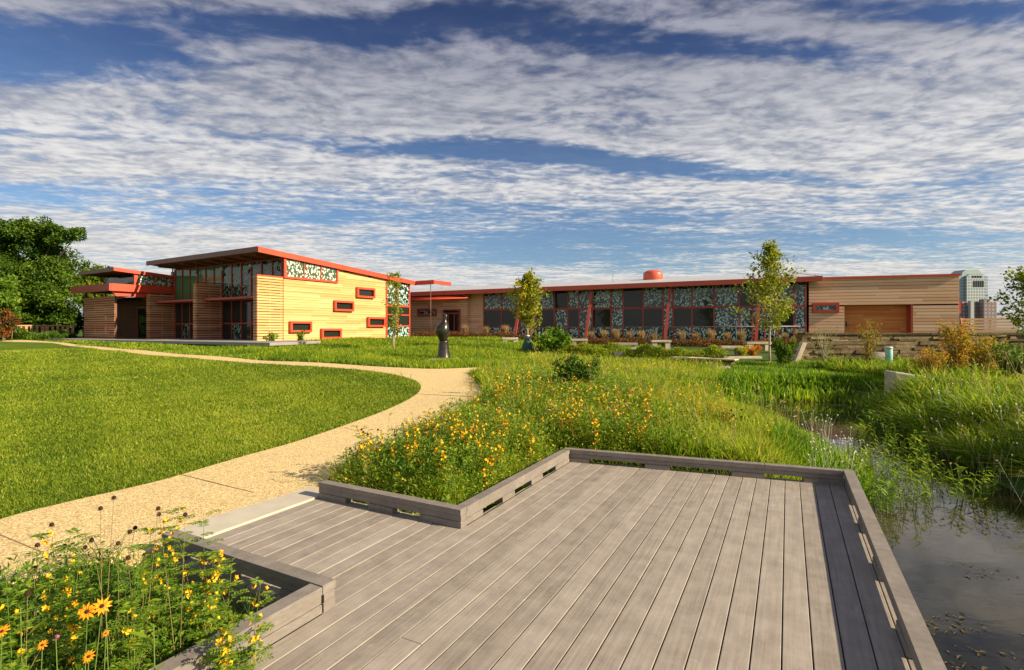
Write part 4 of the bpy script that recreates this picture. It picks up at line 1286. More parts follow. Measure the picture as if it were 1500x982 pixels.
def leafmass(name, label, n, sel, hf, L_, W_, tm, ts, m, r0, r1, th0, th1, cat='plants', top=1.6):
    x, y, rr = polar(n, r0, r1, th0, th1)
    k = free(x, y) & sel(x, y); x, y, rr = x[k], y[k], rr[k]
    s_ = np.clip(rr / 5, .6, 8) ** .6
    hh = hf(x, y)
    z = H(x, y) + hh * rng.random(len(x)) ** (1 / top)
    P = np.stack([x, y, z], -1)
    tint = np.clip(rng.normal(tm, ts, len(x)), 0, 1)
    D_ = rdir(len(x), rng, .15); N_ = rdir(len(x), rng, 1.2)
    V, T, tt = leafset(P, D_, N_, L_ * s_ * rng.uniform(.6, 1.3, len(x)), W_ * s_ * rng.uniform(.6, 1.3, len(x)), tint)
    return tag(link(name, arr_mesh(name, V, None, T, tt), m), label, cat, kind='stuff')


BED = [uv(-4.2, 3.95), uv(-2.66, 3.95), uv(-2.66, 6.5), uv(-.5, 7.2), G(950, 610), G(900, 570), G(760, 560), G(716, 588), G(700, 608), G(600, 660), G(500, 702)]
leafmass('bed_foliage', 'dense leafy wildflower foliage in the bed beside the deck', 150000, lambda x, y: sdf(BED, x, y) < 0, lambda x, y: .28 + .24 * clumps(x, y, 1.6, seed=8), .042, .018, .64, .22, 'bed_leaf', 4, 14, -40, 25)
leafmass('planter_foliage', 'mixed leafy weeds filling the sunken bed beside the deck', 160000, lambda x, y: (sdf(PLANTER, x, y) < -.02), lambda x, y: (.36 + .30 * clumps(x, y, 2.6, seed=8)) * (.5 + .5 * sst(0, .5, -sdf(PLANTER, x, y))), .052, .020, .45, .22, 'bed_leaf', 1.2, 5.2, -70, -8)

# ------------------------------------------------------------------ flowering plants


def flower5(mb, c, n, r, k=5, cup=.25, w_=.5):
    n = Vector(n).normalized(); a = n.orthogonal().normalized(); b = n.cross(a); c = Vector(c)
    o = random.random() * 6.28
    for i in range(k):
        th = o + 2 * math.pi * i / k
        dr_ = a * math.cos(th) + b * math.sin(th); sd_ = n.cross(dr_)
        p1 = c + dr_ * r * .55 + n * r * cup; p2 = c + dr_ * r + n * r * cup * 1.2
        mb.add([c, p1 + sd_ * r * w_ * .5, p2, p1 - sd_ * r * w_ * .5], [(0, 1, 2, 3)])


def pea_plant(name, label, cat, h, nst, seed, spread=.16, fl=1.0, leaf=.03, petals='yellow_petal', group=None, loc=(0, 0, 0), fr=.016, mleaf='bed_leaf', fl_top=.45):
    rs = random.Random(seed); r = np.random.default_rng(seed)
    t = thing(name, label, cat, loc, 0, group)
    st, fw = MB(), []; P, D_, N_, LL = [], [], [], []
    random.seed(seed)
    for s in range(nst):
        az = rs.uniform(0, 6.28); hh = h * rs.uniform(.65, 1.05); ln = rs.uniform(.1, 1) * spread / h
        pts = []
        for k in range(8):
            q = k / 7
            pts.append(Vector((math.cos(az) * hh * ln * q ** 1.4 + rs.uniform(-.006, .006), math.sin(az) * hh * ln * q ** 1.4 + rs.uniform(-.006, .006), hh * q)))
        st.tube(pts, [.0035 * (1 - .7 * k / 7) for k in range(8)], 4, False)
        for k in range(int(hh / .035)):
            q = (k + .5) / int(hh / .035)
            if q < .18: continue
            f_ = q * 7; i = min(int(f_), 6); p = pts[i].lerp(pts[i + 1], f_ - i)
            a2 = k * 2.4 + rs.uniform(-.4, .4)
            d2 = Vector((math.cos(a2), math.sin(a2), .45)).normalized(); ll = leaf * 3.0 * (1.1 - .45 * q)
            sd2 = d2.cross(Vector((0, 0, 1))).normalized()
            for j in range(1, 7):                    # paired leaflets along a short stalk
                b_ = p + d2 * ll * j / 6 - Vector((0, 0, ll * .25 * (j / 6) ** 2))
                for sg in (-1, 1):
                    P.append(b_); D_.append(d2 * .5 + sd2 * sg); N_.append(Vector((rs.uniform(-.3, .3), rs.uniform(-.3, .3), 1))); LL.append(leaf * rs.uniform(.6, .95))
            if q > fl_top and rs.random() < .62 * fl * (1.3 if (math.sin(s * 3 + q * 9) > -.2) else .25):
                c = p + Vector((math.cos(a2 + 1), math.sin(a2 + 1), .2)) * .018
                m1 = MB()
                for q_ in range(rs.choice((1, 2, 3))):
                    flower5(m1, c + Vector((rs.uniform(-1, 1), rs.uniform(-1, 1), rs.uniform(-1, 1))) * fr * (1.0 if q_ else 0), (math.cos(a2 + 1 + q_), math.sin(a2 + 1 + q_), .4 - .5 * q_), fr * rs.uniform(.6, 1.1), 5, .45, .8)
                fw.append(m1)
    st.build('stems', 'green_stem', t)
    P = np.array([tuple(p) for p in P]); D_ = np.array([tuple(p) for p in D_]); N_ = np.array([tuple(p) for p in N_]); LL = np.array(LL)
    V, T, tt = leafset(P, D_, N_, LL, LL * .42, np.clip(r.normal(.62, .18, len(P)), 0, 1))
    link('leaves', arr_mesh('leaves', V, None, T, tt), mleaf, t)
    for m1 in fw[:90]: m1.build('flower', petals, t)
    return t


def seedhead(name, label, h, nst, seed, loc, group=None, r_=.011, spread=.25):
    rs = random.Random(seed)
    t = thing(name, label, 'plant', loc, 0, group)
    st = MB()
    for s in range(nst):
        hd = MB()
        az = rs.uniform(0, 6.28); hh = h * rs.uniform(.8, 1.05); l_ = rs.uniform(.05, 1) * spread
        pts = [Vector((math.cos(az) * l_ * (k / 6) ** 1.3, math.sin(az) * l_ * (k / 6) ** 1.3, hh * k / 6)) for k in range(7)]
        st.tube(pts, [.003 - .0003 * k for k in range(7)], 4, False)
        p = pts[-1]
        hd.lathe([(r_ * .4, -r_ * .5), (r_, -r_ * .1), (r_ * 1.05, r_ * .5), (r_ * .75, r_ * 1.2), (r_ * .2, r_ * 1.5)], p, 8)
        for k in range(9):
            th = k * .7; hd.add([p, p + Vector((math.cos(th - .15) * r_ * 1.5, math.sin(th - .15) * r_ * 1.5, -r_ * .5)), p + Vector((math.cos(th + .15) * r_ * 1.5, math.sin(th + .15) * r_ * 1.5, -r_ * .5))], [(0, 1, 2)])
        hd.build('seed_head', 'dark_cone', t)
    st.build('stems', 'dry_stem', t)
    return t


def daisy(name, label, h, heads, loc, rad, petals='orange_petal', group=None, k=11, lean=(0, 0)):
    t = thing(name, label, 'flower', loc, 0, group)
    st = MB()
    for (ox, oy, hz_, nrm) in heads:
        pt, cn = MB(), MB()
        top = Vector((ox + lean[0], oy + lean[1], h + hz_))
        st.tube([Vector((.05, 0, 0)), Vector((ox * .3 + .03, oy * .3, h * .35)), Vector((ox * .6 - .012, oy * .6, h * .7)), top], [.003, .0026, .0022, .0018], 5, False)
        nrm = Vector(nrm).normalized(); a = nrm.orthogonal().normalized(); b = nrm.cross(a)
        for i in range(k):
            th = 2 * math.pi * i / k + random.uniform(-.1, .1); d2 = a * math.cos(th) + b * math.sin(th); s2 = nrm.cross(d2); rr_ = rad * random.uniform(.85, 1.1)
            p0 = top + d2 * rad * .12; p1 = top + d2 * rr_ * .55 + nrm * rad * .06; p2 = top + d2 * rr_ - nrm * rad * .10
            pt.add([p0, p1 + s2 * rr_ * .15, p2, p1 - s2 * rr_ * .15, p1 - nrm * rad * .03], [(0, 4, 1), (1, 4, 2), (0, 3, 4), (3, 2, 4)])
        for (q, hh) in ((rad * .22, 0.0),):
            vs = []
            pr = [(q, -.002), (q, q * .4), (q * .7, q * .8), (q * .2, q)]
            n = 10
            for r2, z2 in pr:
                for j in range(n):
                    th = 2 * math.pi * j / n; vs.append(top + a * r2 * math.cos(th) + b * r2 * math.sin(th) + nrm * z2)
            fs = [(i * n + j, i * n + (j + 1) % n, (i + 1) * n + (j + 1) % n, (i + 1) * n + j) for i in range(3) for j in range(n)] + [tuple(3 * n + j for j in range(n))]
            cn.add(vs, fs, True)
        fl_ = pt.build('flower', petals, t); cn.build('centre', 'dark_cone', fl_)
    st.build('stems', 'green_stem', t)
    return t


def pl_at(px, pytop, D_):
    """foot of a plant whose tip shows at (px, pytop) when it stands D_ metres away; returns foot and height"""
    x = (px - CX) / F * D_; z = Hs(x, D_); zt = EYE + (CY - pytop) / F * D_
    return (x, D_, z), zt - z


fg = [(70, 770, 2.75, 3, 'yellow pea-flowered plant at the far left rising in front of the path', .9),
      (108, 782, 2.7, 4, 'bushy yellow pea-flowered plant with the densest blossoms, left in the sunken bed', 1.6),
      (228, 732, 2.95, 5, 'tallest leafy plant with yellow buds at the back of the sunken bed', .8),
      (300, 765, 3.05, 5, 'yellow pea-flowered plant leaning over the end of the near kerb rail', 1.3),
      (350, 850, 2.55, 4, 'low yellow pea-flowered plant nearest the inner corner of the near kerb rails', 1.4),
      (325, 845, 2.5, 3, 'small yellow-budded plant left of the inner corner of the near kerb rails', 1.2),
      (20, 850, 2.2, 4, 'broad leafy plant with few orange buds at the left edge of the picture', .5),
      (190, 800, 2.45, 5, 'dark leafy weed in the middle of the sunken bed', .35)]
for i, (px, py, D_, ns, lab, fl) in enumerate(fg):
    loc, h = pl_at(px, py, D_)
    pea_plant('pea_plant', lab, 'plant', h, ns, 100 + i, .17, fl, .040 if D_ < 2.6 else .042, loc=loc, group='yellow flowered plants in the sunken bed', fr=.0145)
loc, h = pl_at(300, 862, 2.4)
sh = [(150, 752, 2.9, 4, 'dark seed heads on thin stems behind the yellow plants, centre left'), (175, 757, 2.85, 3, 'cluster of dark seed heads on dry stems, middle of the sunken bed'),
      (205, 752, 2.8, 3, 'dark seed heads standing just left of the tallest leafy plant'), (262, 748, 2.9, 2, 'single pair of dark seed heads nearest the near kerb rail end'),
      (90, 758, 2.8, 2, 'lone dark seed heads standing highest before the path at the left'), (50, 778, 2.7, 2, 'dark seed heads left of the first yellow plant'),
      (35, 822, 2.3, 1, 'single low dark seed head at the left edge')]
for i, (px, py, D_, ns, lab) in enumerate(sh):
    loc, h = pl_at(px, py, D_)
    seedhead('coneflower', lab, h, ns, 40 + i, loc, 'dark seed heads in the sunken bed', spread=.17)
loc, h = pl_at(128, 896, 2.15)
daisy('orange_daisy', 'large orange daisy with two dark-centred blooms in the sunken bed', h, [(0, 0, 0, (.15, -.9, .45)), (.045, .02, .012, (.5, -.7, .5))], loc, .037, group='orange daisies in the sunken bed')
for px, py, D_, rad, lab in ((130, 962, 1.95, .024, 'small orange daisy low at the bottom of the sunken bed'), (155, 928, 2.1, .015, 'half-closed orange daisy right of and below the large one'),
                             (3, 925, 2.0, .026, 'orange daisy cut by the left picture edge'), (62, 945, 2.0, .020, 'reddish orange bloom near the bottom left')):
    loc, h = pl_at(px, py, D_)
    daisy('orange_daisy', lab, h, [(0, 0, 0, (.1, -.7, .7))], loc, rad, group='orange daisies in the sunken bed')
for px, py, D_, m, lab in ((82, 936, 2.0, 'pink_petal', 'small pink clover bloom low in the sunken bed'), (155, 890, 2.2, 'white_petal', 'pale clover head right of the large orange daisy')):
    loc, h = pl_at(px, py, D_)
    t = thing('clover', lab, 'flower', loc)
    mb = MB(); mb.tube([(.03, 0, 0), (.02, 0, h * .5), (0, 0, h)], .0018, 5); mb.build('stem', 'green_stem', t)
    mb = MB()
    for k in range(30):
        v3 = Vector(rdir(1)[0]); v3.z = abs(v3.z); mb.add([Vector((0, 0, h)), Vector((0, 0, h)) + v3 * .012 + Vector((.002, 0, 0)), Vector((0, 0, h)) + v3 * .014 - Vector((.002, 0, 0))], [(0, 1, 2)])
    mb.build('bloom', m, t)
stalks_sel = lambda x, y: sdf(PLANTER, x, y) < -.12
x, y, rr = polar(700, 1.3, 5.0, -68, -12)
k = stalks_sel(x, y); x, y = x[k], y[k]
mb = MB()
for a, b in zip(x, y):
    z = Hs(a, b); hh = random.uniform(.25, .62); az = random.uniform(0, 6.28); l_ = random.uniform(.05, .25)
    q = [Vector((a + math.cos(az) * l_ * k / 4 + random.uniform(-.01, .01), b + math.sin(az) * l_ * k / 4, z + hh * k / 4)) for k in range(5)]
    mb.tube(q, [.0028, .0025, .002, .0016, .001], 3, False)
    for j in range(3):
        p_ = q[2 + j % 3]; e_ = p_ + Vector((random.uniform(-.08, .08), random.uniform(-.08, .08), random.uniform(.02, .1))); mb.tube([p_, e_], [.0015, .001], 3, False)
tag(mb.build('weed_stems', 'dry_stem'), 'thin brown weed stems tangled through the sunken bed', 'weeds', kind='stuff')
leafmass('planter_broad_leaves', 'broader pale leaves scattered over the sunken bed', 5200, lambda x, y: (sdf(PLANTER, x, y) < -.05), lambda x, y: (.30 + .20 * clumps(x, y, 2.0, seed=3)) * (.4 + .6 * sst(0, .5, -sdf(PLANTER, x, y))), .085, .034, .66, .2, 'bed_leaf', 1.3, 5.2, -70, -8, top=2.5)
x, y, rr = polar(1500, 1.3, 5.0, -68, -12)

# broad leaves in the sunken bed
for px, py, D_, lab in ((30, 855, 2.25, 'upright pair of broad green leaves at the left edge of the bed'), (120, 950, 1.9, 'pale broad-leaved weed low in front of the orange daisy'), (225, 880, 2.3, 'long strap-leaved weed in the middle of the bed')):
    loc, h = pl_at(px, py, D_)
    t = thing('broadleaf_weed', lab, 'plant', loc)
    n = 16; az = rng.uniform(0, 6.28, n)
    P = np.stack([np.cos(az) * .01, np.sin(az) * .01, rng.uniform(.3, .85, n) * h], -1)
    Dd = np.stack([np.cos(az), np.sin(az), rng.uniform(.4, 1.6, n)], -1)
    V, T, tt = leafset(P, Dd, np.tile([0, 0, 1.0], (n, 1)) + rdir(n) * .2, rng.uniform(.07, .14, n), .035, np.clip(rng.normal(.75, .1, n), 0, 1))
    link('leaves', arr_mesh('leaves', V, None, T, tt), 'bed_leaf', t)
    mb = MB(); mb.tube([(0, 0, 0), (.01, 0, h * .5), (0, 0, h * .9)], .0025, 5); mb.build('stem', 'green_stem', t)

# the bed behind the far kerb rails: copies of four yellow plants
protos = []
for i in range(5):
    protos.append(pea_plant('wild_senna', 'yellow-spiked wildflower in the crowded bed between the path and the deck', 'plant', .62, 5, 200 + i, .12, 1.05, .034, group='yellow wildflowers crowding the bed between path and deck', fr=.019, fl_top=.40))
used = 0
xs, ys, rr = polar(2600, 4.6, 11, -34, 16, np.random.default_rng(5))
k = (sdf(BED, xs, ys) < -.08) & free(xs, ys)
xs, ys = xs[k], ys[k]
keep = []
for x, y in zip(xs, ys):
    if all((x - a) ** 2 + (y - b) ** 2 > .13 ** 2 for a, b in keep): keep.append((x, y))
    if len(keep) >= 100: break
for i, (x, y) in enumerate(keep):
    s_ = random.uniform(.60, 1.12); pr = protos[i % 5]
    loc = (x, y, Hs(x, y) - .02)
    if i < 5: pr.location = loc; pr.rotation_euler = (0, 0, random.uniform(0, 6)); pr.scale = (s_,) * 3
    else: dup(pr, loc, random.uniform(0, 6.28), s_)
# yellow clumps out in the meadow
pm = [(690, 560, 12), (985, 590, 9.2), (1010, 585, 9.8), (965, 583, 10), (1040, 585, 9), (1052, 600, 8.6), (1030, 605, 8.5), (1065, 612, 8.4), (940, 628, 7.6), (965, 632, 7.4), (1000, 582, 10.3),
      (925, 610, 8.4), (760, 560, 12), (790, 566, 11), (730, 552, 13.5), (880, 622, 8), (910, 585, 9.7), (1020, 592, 9.1), (835, 598, 9), (1043, 590, 8.8), (1058, 597, 8.3), (1072, 605, 8.0), (860, 570, 11), (712, 548, 14.5), (715, 522, 20), (1022, 575, 10)]
for i, (px, py, D_) in enumerate(pm):
    loc, h = pl_at(px, py, D_)
    dup(protos[i % 5], loc, i * 1.3, max(.7, min(1.6, h / .62)), 'yellow-spiked wildflower rising out of the meadow grass between the deck and the hedges', 'yellow wildflowers in the open meadow')
sp = seedhead('black_seed_head', 'dark seed heads beside the yellow wildflowers at the near end of the far pool', .5, 14, 77, (*on_plane(1065, 640, 0), -.1), spread=.35, r_=.016)
loc, h = pl_at(535, 612, 5.6)
seedhead('dry_seed_spray', 'tall dark seed heads above the bed at the path edge', h, 4, 78, loc, spread=.2)
dz_ = daisy('small_orange_daisy', 'small orange daisy among the yellow plants in the crowded bed', .38, [(0, 0, 0, (.1, -.7, .7)), (.08, .03, .02, (.3, -.5, .8)), (-.06, .05, -.05, (-.3, -.6, .7))], (0, 0, 0), .026, group='orange daisies in the crowded bed')
for i, (px, py, D_) in enumerate(((655, 722, 4.7), (565, 700, 5.0), (800, 640, 6.6), (735, 690, 5.4), (620, 660, 5.6), (770, 655, 6.4), (690, 640, 6.8), (705, 705, 5.1), (660, 690, 5.2), (830, 625, 7.3), (945, 640, 7.4), (955, 626, 7.6))):
    loc, h = pl_at(px, py, D_)
    if i == 0: dz_.location = loc
    else: dup(dz_, loc, i * 2.1, 1.0)

# ------------------------------------------------------------------ pond margin detail
n = 5200
x, y = rng.uniform(2.2, 8, n), rng.uniform(2.4, 14.5, n)
k = (pd(x, y) < -.1) & (clumps(x, y, 1.4, 1.6, seed=9) > np.where(y > 8.5, .45, np.where(y > 4.2, .62, .70))); x, y = x[k], y[k]
x = np.repeat(x, 3) + rng.normal(0, .06, 3 * len(x)); y = np.repeat(y, 3) + rng.normal(0, .04, 3 * len(y))
P = np.stack([x, y, np.full(len(x), WL + .004) + rng.random(len(x)) * .006], -1)
az = rng.uniform(0, 6.28, len(x))
V, T, tt = leafset(P, np.stack([np.cos(az), np.sin(az), az * 0], -1), np.tile([0, 0, 1.0], (len(x), 1)), rng.uniform(.015, .06, len(x)), rng.uniform(.008, .026, len(x)), rng.uniform(0, .8, len(x)))
simple('algae', (.06, .06, .022), (.17, .13, .06), 3.0, .8, .2, bstr=0)
tag(link('floating_weed', arr_mesh('floating_weed', V, None, T, tt), 'algae'), 'brown green weed floating on the pond', 'pond weed', kind='stuff')


def emergent(name, label, n, seed, loc, group):
    r = np.random.default_rng(seed)
    t = thing(name, label, 'plant', loc, 0, group)
    az = r.uniform(0, 6.28, n); rad = r.uniform(0, .16, n); hh = r.uniform(.2, .5, n)
    st = MB(); P = []; Dd = []; Ls_ = []
    for i in range(n):
        b = Vector((math.cos(az[i]) * rad[i], math.sin(az[i]) * rad[i], -.15)); e = b + Vector((math.cos(az[i]) * .10, math.sin(az[i]) * .10, hh[i] + .1))
        st.tube([b, b.lerp(e, .5) + Vector((0, 0, .02)), e], [.004, .0035, .002], 4, False)
        for q in (.45, .6, .75, .88, 1.0):
            P.append(tuple(b.lerp(e, q))); a2 = az[i] + q * 11 + r.uniform(-.5, .5); Dd.append((math.cos(a2), math.sin(a2), r.uniform(.2, 1.3))); Ls_.append(r.uniform(.07, .13))
    st.build('stems', 'green_stem', t)
    P, Dd, Ls_ = np.array(P), np.array(Dd), np.array(Ls_)
    V, T, tt = leafset(P, Dd, np.tile([0, 0, 1.0], (len(P), 1)) + rdir(len(P), r) * .3, Ls_, Ls_ * .25, np.clip(r.normal(.55, .2, len(P)), 0, 1))
    link('leaves', arr_mesh('leaves', V, None, T, tt), 'reed_blade', t)
    return t


em = [emergent('water_plant', 'slender leafy water plant standing in the pond beside the right kerb rail', 12, 300 + i, (0, 0, 0), 'water plants beside the right kerb rail') for i in range(3)]
spots = [(1262, 700), (1280, 716), (1290, 742), (1265, 722), (1300, 700), (1318, 718), (1330, 742), (1282, 690), (1308, 684), (1325, 695), (1345, 705), (1255, 684), (1272, 676), (1296, 730), (1300, 752), (1275, 745), (1350, 740), (1340, 680), (1360, 690), (1368, 712)]
for i, (px, py) in enumerate(spots):
    x, y = on_plane(px, py, WL)
    if i < 3: em[i].location = (x, y, WL); em[i].scale = (.9,) * 3
    else: dup(em[i % 3], (x, y, WL), i * 1.1, random.uniform(.55, .95))
emb = emergent('bank_water_plant', 'slender leafy water plant at the foot of the far grassy bank', 12, 310, (*on_plane(1290, 640, WL), WL), 'water plants below the right bank')
for i, (px, py) in enumerate(((1310, 652), (1275, 628), (1330, 668), (1298, 662), (1350, 676), (1420, 735), (1320, 640), (1270, 650), (1255, 645), (1440, 725))):
    x, y = on_plane(px, py, WL); dup(emb, (x, y, WL), i, random.uniform(.7, 1.1))

# ------------------------------------------------------------------ trees


def limb(mb, p, d_, L, r0, r1, rs, n=6, bend=.15, nseg=5, up=.1):
    pts = [Vector(p)]; d_ = Vector(d_).normalized()
    for k in range(nseg):
        d_ = (d_ + Vector((rs.uniform(-bend, bend), rs.uniform(-bend, bend), rs.uniform(-bend, bend) + up))).normalized()
        pts.append(pts[-1] + d_ * L / nseg)
    mb.tube(pts, [r0 + (r1 - r0) * k / nseg for k in range(nseg + 1)], n)
    return pts


def young_tree(name, label, loc, h, crown_w, clear, seed, mleaf, nb=34, per=60, L_=.13, tm=.55, bark='pale_bark', lean=0.0, shape='oval', trunk_r=.045, multi=1):
    rs = random.Random(seed); r = np.random.default_rng(seed)
    t = thing(name, label, 'tree', loc)
    tr = MB(); cl = []
    for mstem in range(multi):
        az0 = mstem * 2.6 + seed; off = .0 if multi == 1 else .25
        pts = [Vector((lean * (k / 8) ** 1.5 + off * math.cos(az0) * k / 8 + rs.uniform(-.02, .02), off * math.sin(az0) * k / 8 + rs.uniform(-.02, .02), h * .97 * k / 8)) for k in range(9)]
        pts[0] = Vector((0, 0, -.1))
        tr.tube(pts, [trunk_r * (1 - .88 * k / 8) for k in range(9)], 8)
        for b in range(nb // multi):
            q = clear + (1 - clear) * ((b + rs.random()) / (nb // multi))
            f_ = q * 8; i = min(int(f_), 7); p = pts[i].lerp(pts[i + 1], f_ - i)
            u_ = (q - clear) / (1 - clear)
            if shape == 'oval': prof = math.sin(math.pi * min(1, .18 + .82 * u_)) ** .75
            else: prof = (1 - u_) ** .7 * min(1, .45 + 3.0 * u_)
            ln = crown_w * .5 * (prof + .08) * rs.uniform(.55, 1.15)
            az = b * 2.399 + rs.uniform(-.5, .5)
            pp = limb(tr, p, (math.cos(az), math.sin(az), rs.uniform(.25, .9)), ln, trunk_r * .35 * (1 - .5 * u_), .004, rs, 4, .18, 4, .10)
            for k in range(1, 5):
                cl.append((pp[k], .10 + .10 * crown_w * .5)); 
                if rs.random() < .5:
                    e = pp[k] + Vector((rs.uniform(-1, 1), rs.uniform(-1, 1), rs.uniform(-.3, .7))) * ln * .3
                    tr.tube([pp[k], e], [.006, .003], 3, False); cl.append((e, .12 + .08 * crown_w * .5))
        cl.append((pts[-1], .12))
    tr.build('trunk', bark, t)
    c_ = np.array([tuple(a) for a, _ in cl]); sz = np.array([b for _, b in cl])
    per_ = max(4, int(per * nb / len(cl)))
    P = np.repeat(c_, per_, 0) + rdir(len(c_) * per_, r) * (np.repeat(sz, per_) * r.random(len(c_) * per_) ** .6)[:, None]
    ct = np.repeat(r.normal(0, .13, len(c_)), per_)
    tint = np.clip(r.normal(tm, .15, len(P)) + ct, 0, 1)
    leaf_obj('crown', P, L_, L_ * .62, tint, mleaf, t, -.1, r)
    return t


def tree_px(px, pyb, pyt, D_=None):
    if D_ is None: x, y = G(px, pyb)
    else: x, y = (px - CX) / F * D_, D_
    z = Hs(x, y); return (x, y, z), (EYE + (CY - pyt) / F * y) - z


loc, h = tree_px(773, 516, 403)
young_tree('young_tree', 'young yellow-green tree with a round crown standing in a green watering bag', loc, h, 52 / F * loc[1] * 1.15, .32, 3, 'young_leaf', 36, 85, .15, .58, trunk_r=.045)
bagloc = loc
t = thing('watering_bag', 'dark green watering bag zipped round the foot of the round young tree', 'bag', loc)
mb = MB(); mb.lathe([(.30, 0), (.33, .1), (.27, .35), (.17, .6), (.10, .78)], (0, 0, 0), 14, 1, .85); mb.build('bag', 'green_bag', t)
mb = MB(); mb.lathe([(.10, .78), (.11, .80), (.10, .84)], (0, 0, 0), 12); mb.tube([(.12, -.14, .75), (.2, -.24, .4), (.25, -.28, .05)], .012, 4); mb.build('strap', 'plastic_white', t)
loc, h = tree_px(1128, 533, 356)
young_tree('tall_young_tree', 'taller open-crowned young tree before the glass front beside the stone wall', loc, h, 82 / F * loc[1] * 1.35, .28, 9, 'oak_leaf', 44, 66, .14, .60, shape='cone', trunk_r=.05)
shl = loc
loc, h = tree_px(577, 512, 398)
young_tree('slender_tree', 'slender multi-stemmed young tree in front of the glazed corner of the hall', loc, h, 38 / F * loc[1], .16, 14, 'oak_leaf', 34, 26, .13, .55, shape='cone', trunk_r=.03, multi=3)
# tree reaching in at the right edge
loc, h = tree_px(1512, 500, 396, 18.0)
young_tree('edge_tree', 'leafy tree reaching in from the right picture edge above the fence', loc, h, 90 / F * loc[1], .35, 21, 'oak_leaf', 30, 70, .13, .45, trunk_r=.05)

# shrubs and saplings


def bush(name, label, loc, h, wd, seed, mleaf, n=2500, L_=.10, tm=.5, ts=.18, group=None, cat='shrub', stems=9, bark='bark', dense=.6, deep=1.0):
    rs = random.Random(seed); r = np.random.default_rng(seed)
    t = thing(name, label, cat, loc, 0, group)
    tr = MB(); cl = []
    for k in range(stems):
        az = k * 2.399 + rs.uniform(-.4, .4); sp_ = rs.uniform(.1, 1) * wd * .5
        e = Vector((math.cos(az) * sp_, math.sin(az) * sp_ * deep, h * rs.uniform(.6, 1.0)))
        m_ = Vector((e.x * .35, e.y * .35, e.z * .5))
        tr.tube([Vector((0, 0, -.05)), m_, e], [.014, .010, .004], 4, False)
        for q in (.35, .5, .65, .8, .92, 1.0):
            p = m_.lerp(e, (q - .5) * 2) if q > .5 else (m_ * (q * 2))
            cl.append(p + Vector((rs.uniform(-.1, .1) * wd, rs.uniform(-.1, .1) * wd * deep, rs.uniform(-.05, .05))))
    tr.build('stems', bark, t)
    c_ = np.array([tuple(a) for a in cl]); per_ = max(3, n // len(c_)); N = len(c_) * per_
    P = np.repeat(c_, per_, 0) + rdir(N, r) * ((wd * .16 * dense + .05) * r.random(N) ** .5)[:, None]
    P[:, 2] = np.maximum(P[:, 2], .02)
    tint = np.clip(r.normal(tm, ts, N) + np.repeat(r.normal(0, .12, len(c_)), per_), 0, 1)
    leaf_obj('leaves', P, L_, L_ * .5, tint, mleaf, t, .2, r)
    return t


def bpx(px, pyb, pyt, D_=None): return tree_px(px, pyb, pyt, D_)


def do_bush(name, label, px, pyb, pyt, wpx, seed, m, D_=None, **k):
    loc, h = bpx(px, pyb, pyt, D_)
    return bush(name, label, loc, h, wpx / F * loc[1], seed, m, **k)


do_bush('sumac_bush', 'large-leaved green bush right of the watering bag', 812, 520, 483, 60, 31, 'bed_leaf', L_=.22, n=1700, tm=.45, stems=12)
do_bush('dark_conifer', 'small dark green layered shrub alone in the middle of the meadow', 842, 583, 528, 62, 32, 'dark_leaf', D_=11.5, L_=.08, n=3600, tm=.5, stems=14)
do_bush('dark_shrub', 'dark leafy shrub at the foot of the tall young tree', 1147, 541, 499, 40, 33, 'dark_leaf', D_=20, L_=.11, n=2600, tm=.8, stems=10)
t = thing('tree_guard', 'pale plastic guard tube on a stem inside the dark shrub', 'tree guard', (shl[0] - .15, 20.2, Hs(shl[0], 20.2)))
mb = MB(); mb.lathe([(.06, 0), (.06, .55)], (0, 0, 0), 10); mb.build('tube', 'plastic_white', t)
mb = MB(); mb.tube([(-.1, 0, 0), (-.1, 0, .9)], .014, 5); mb.build('stake', 'pale_bark', t)
do_bush('thin_shrub', 'thin twiggy green shrub against the left part of the stone wall', 1206, 532, 482, 40, 34, 'oak_leaf', D_=19.6, L_=.06, n=520, tm=.35, stems=22, bark='pale_bark')
do_bush('yellow_sapling', 'bare-stemmed sapling with a golden crown before the stone wall', 1272, 546, 470, 40, 35, 'autumn_leaf', D_=18.0, L_=.075, n=800, tm=.32, stems=14)
for i, (px, pyb, pyt, wp_, D_, lab, nn, tm) in enumerate(((1400, 548, 468, 46, 14.5, 'tallest orange and gold shrub above the stone block', 2200, .55), (1362, 548, 514, 44, 14.0, 'low orange shrub left of the tallest golden shrub', 1800, .50),
                                                     (1440, 545, 496, 60, 14.8, 'wide golden shrub right of the tallest golden shrub', 2200, .42))):
    do_bush('golden_shrub', lab, px, pyb, pyt, wp_, 50 + i, 'autumn_leaf', D_=D_, L_=.075, n=nn, tm=tm, stems=14, group='golden shrubs on the right bank')
for i, (px, pyt, wp_, D_, lab) in enumerate(((1478, 500, 70, 15.5, 'dark green shrub behind the golden shrubs near the right edge'), (1505, 510, 80, 13, 'green shrub cut by the right edge above the bank grass'), (1420, 512, 60, 15.8, 'dark green shrub behind the tallest golden shrub'))):
    do_bush('bank_shrub', lab, px, 545, pyt, wp_, 60 + i, 'dark_leaf', D_=D_, L_=.10, n=2400, tm=.7, stems=14, group='green shrubs on the right bank')
do_bush('wall_shrub', 'small green shrub against the slatted screen left of the sunlit wall', 397, 503, 488, 20, 70, 'bed_leaf', D_=29.5, L_=.12, n=500, tm=.5, stems=6)
do_bush('window_shrub', 'small round shrub below the lower left window of the hall', 440, 505, 486, 14, 71, 'bed_leaf', D_=30.5, L_=.12, n=420, tm=.45, stems=6)

# hedges


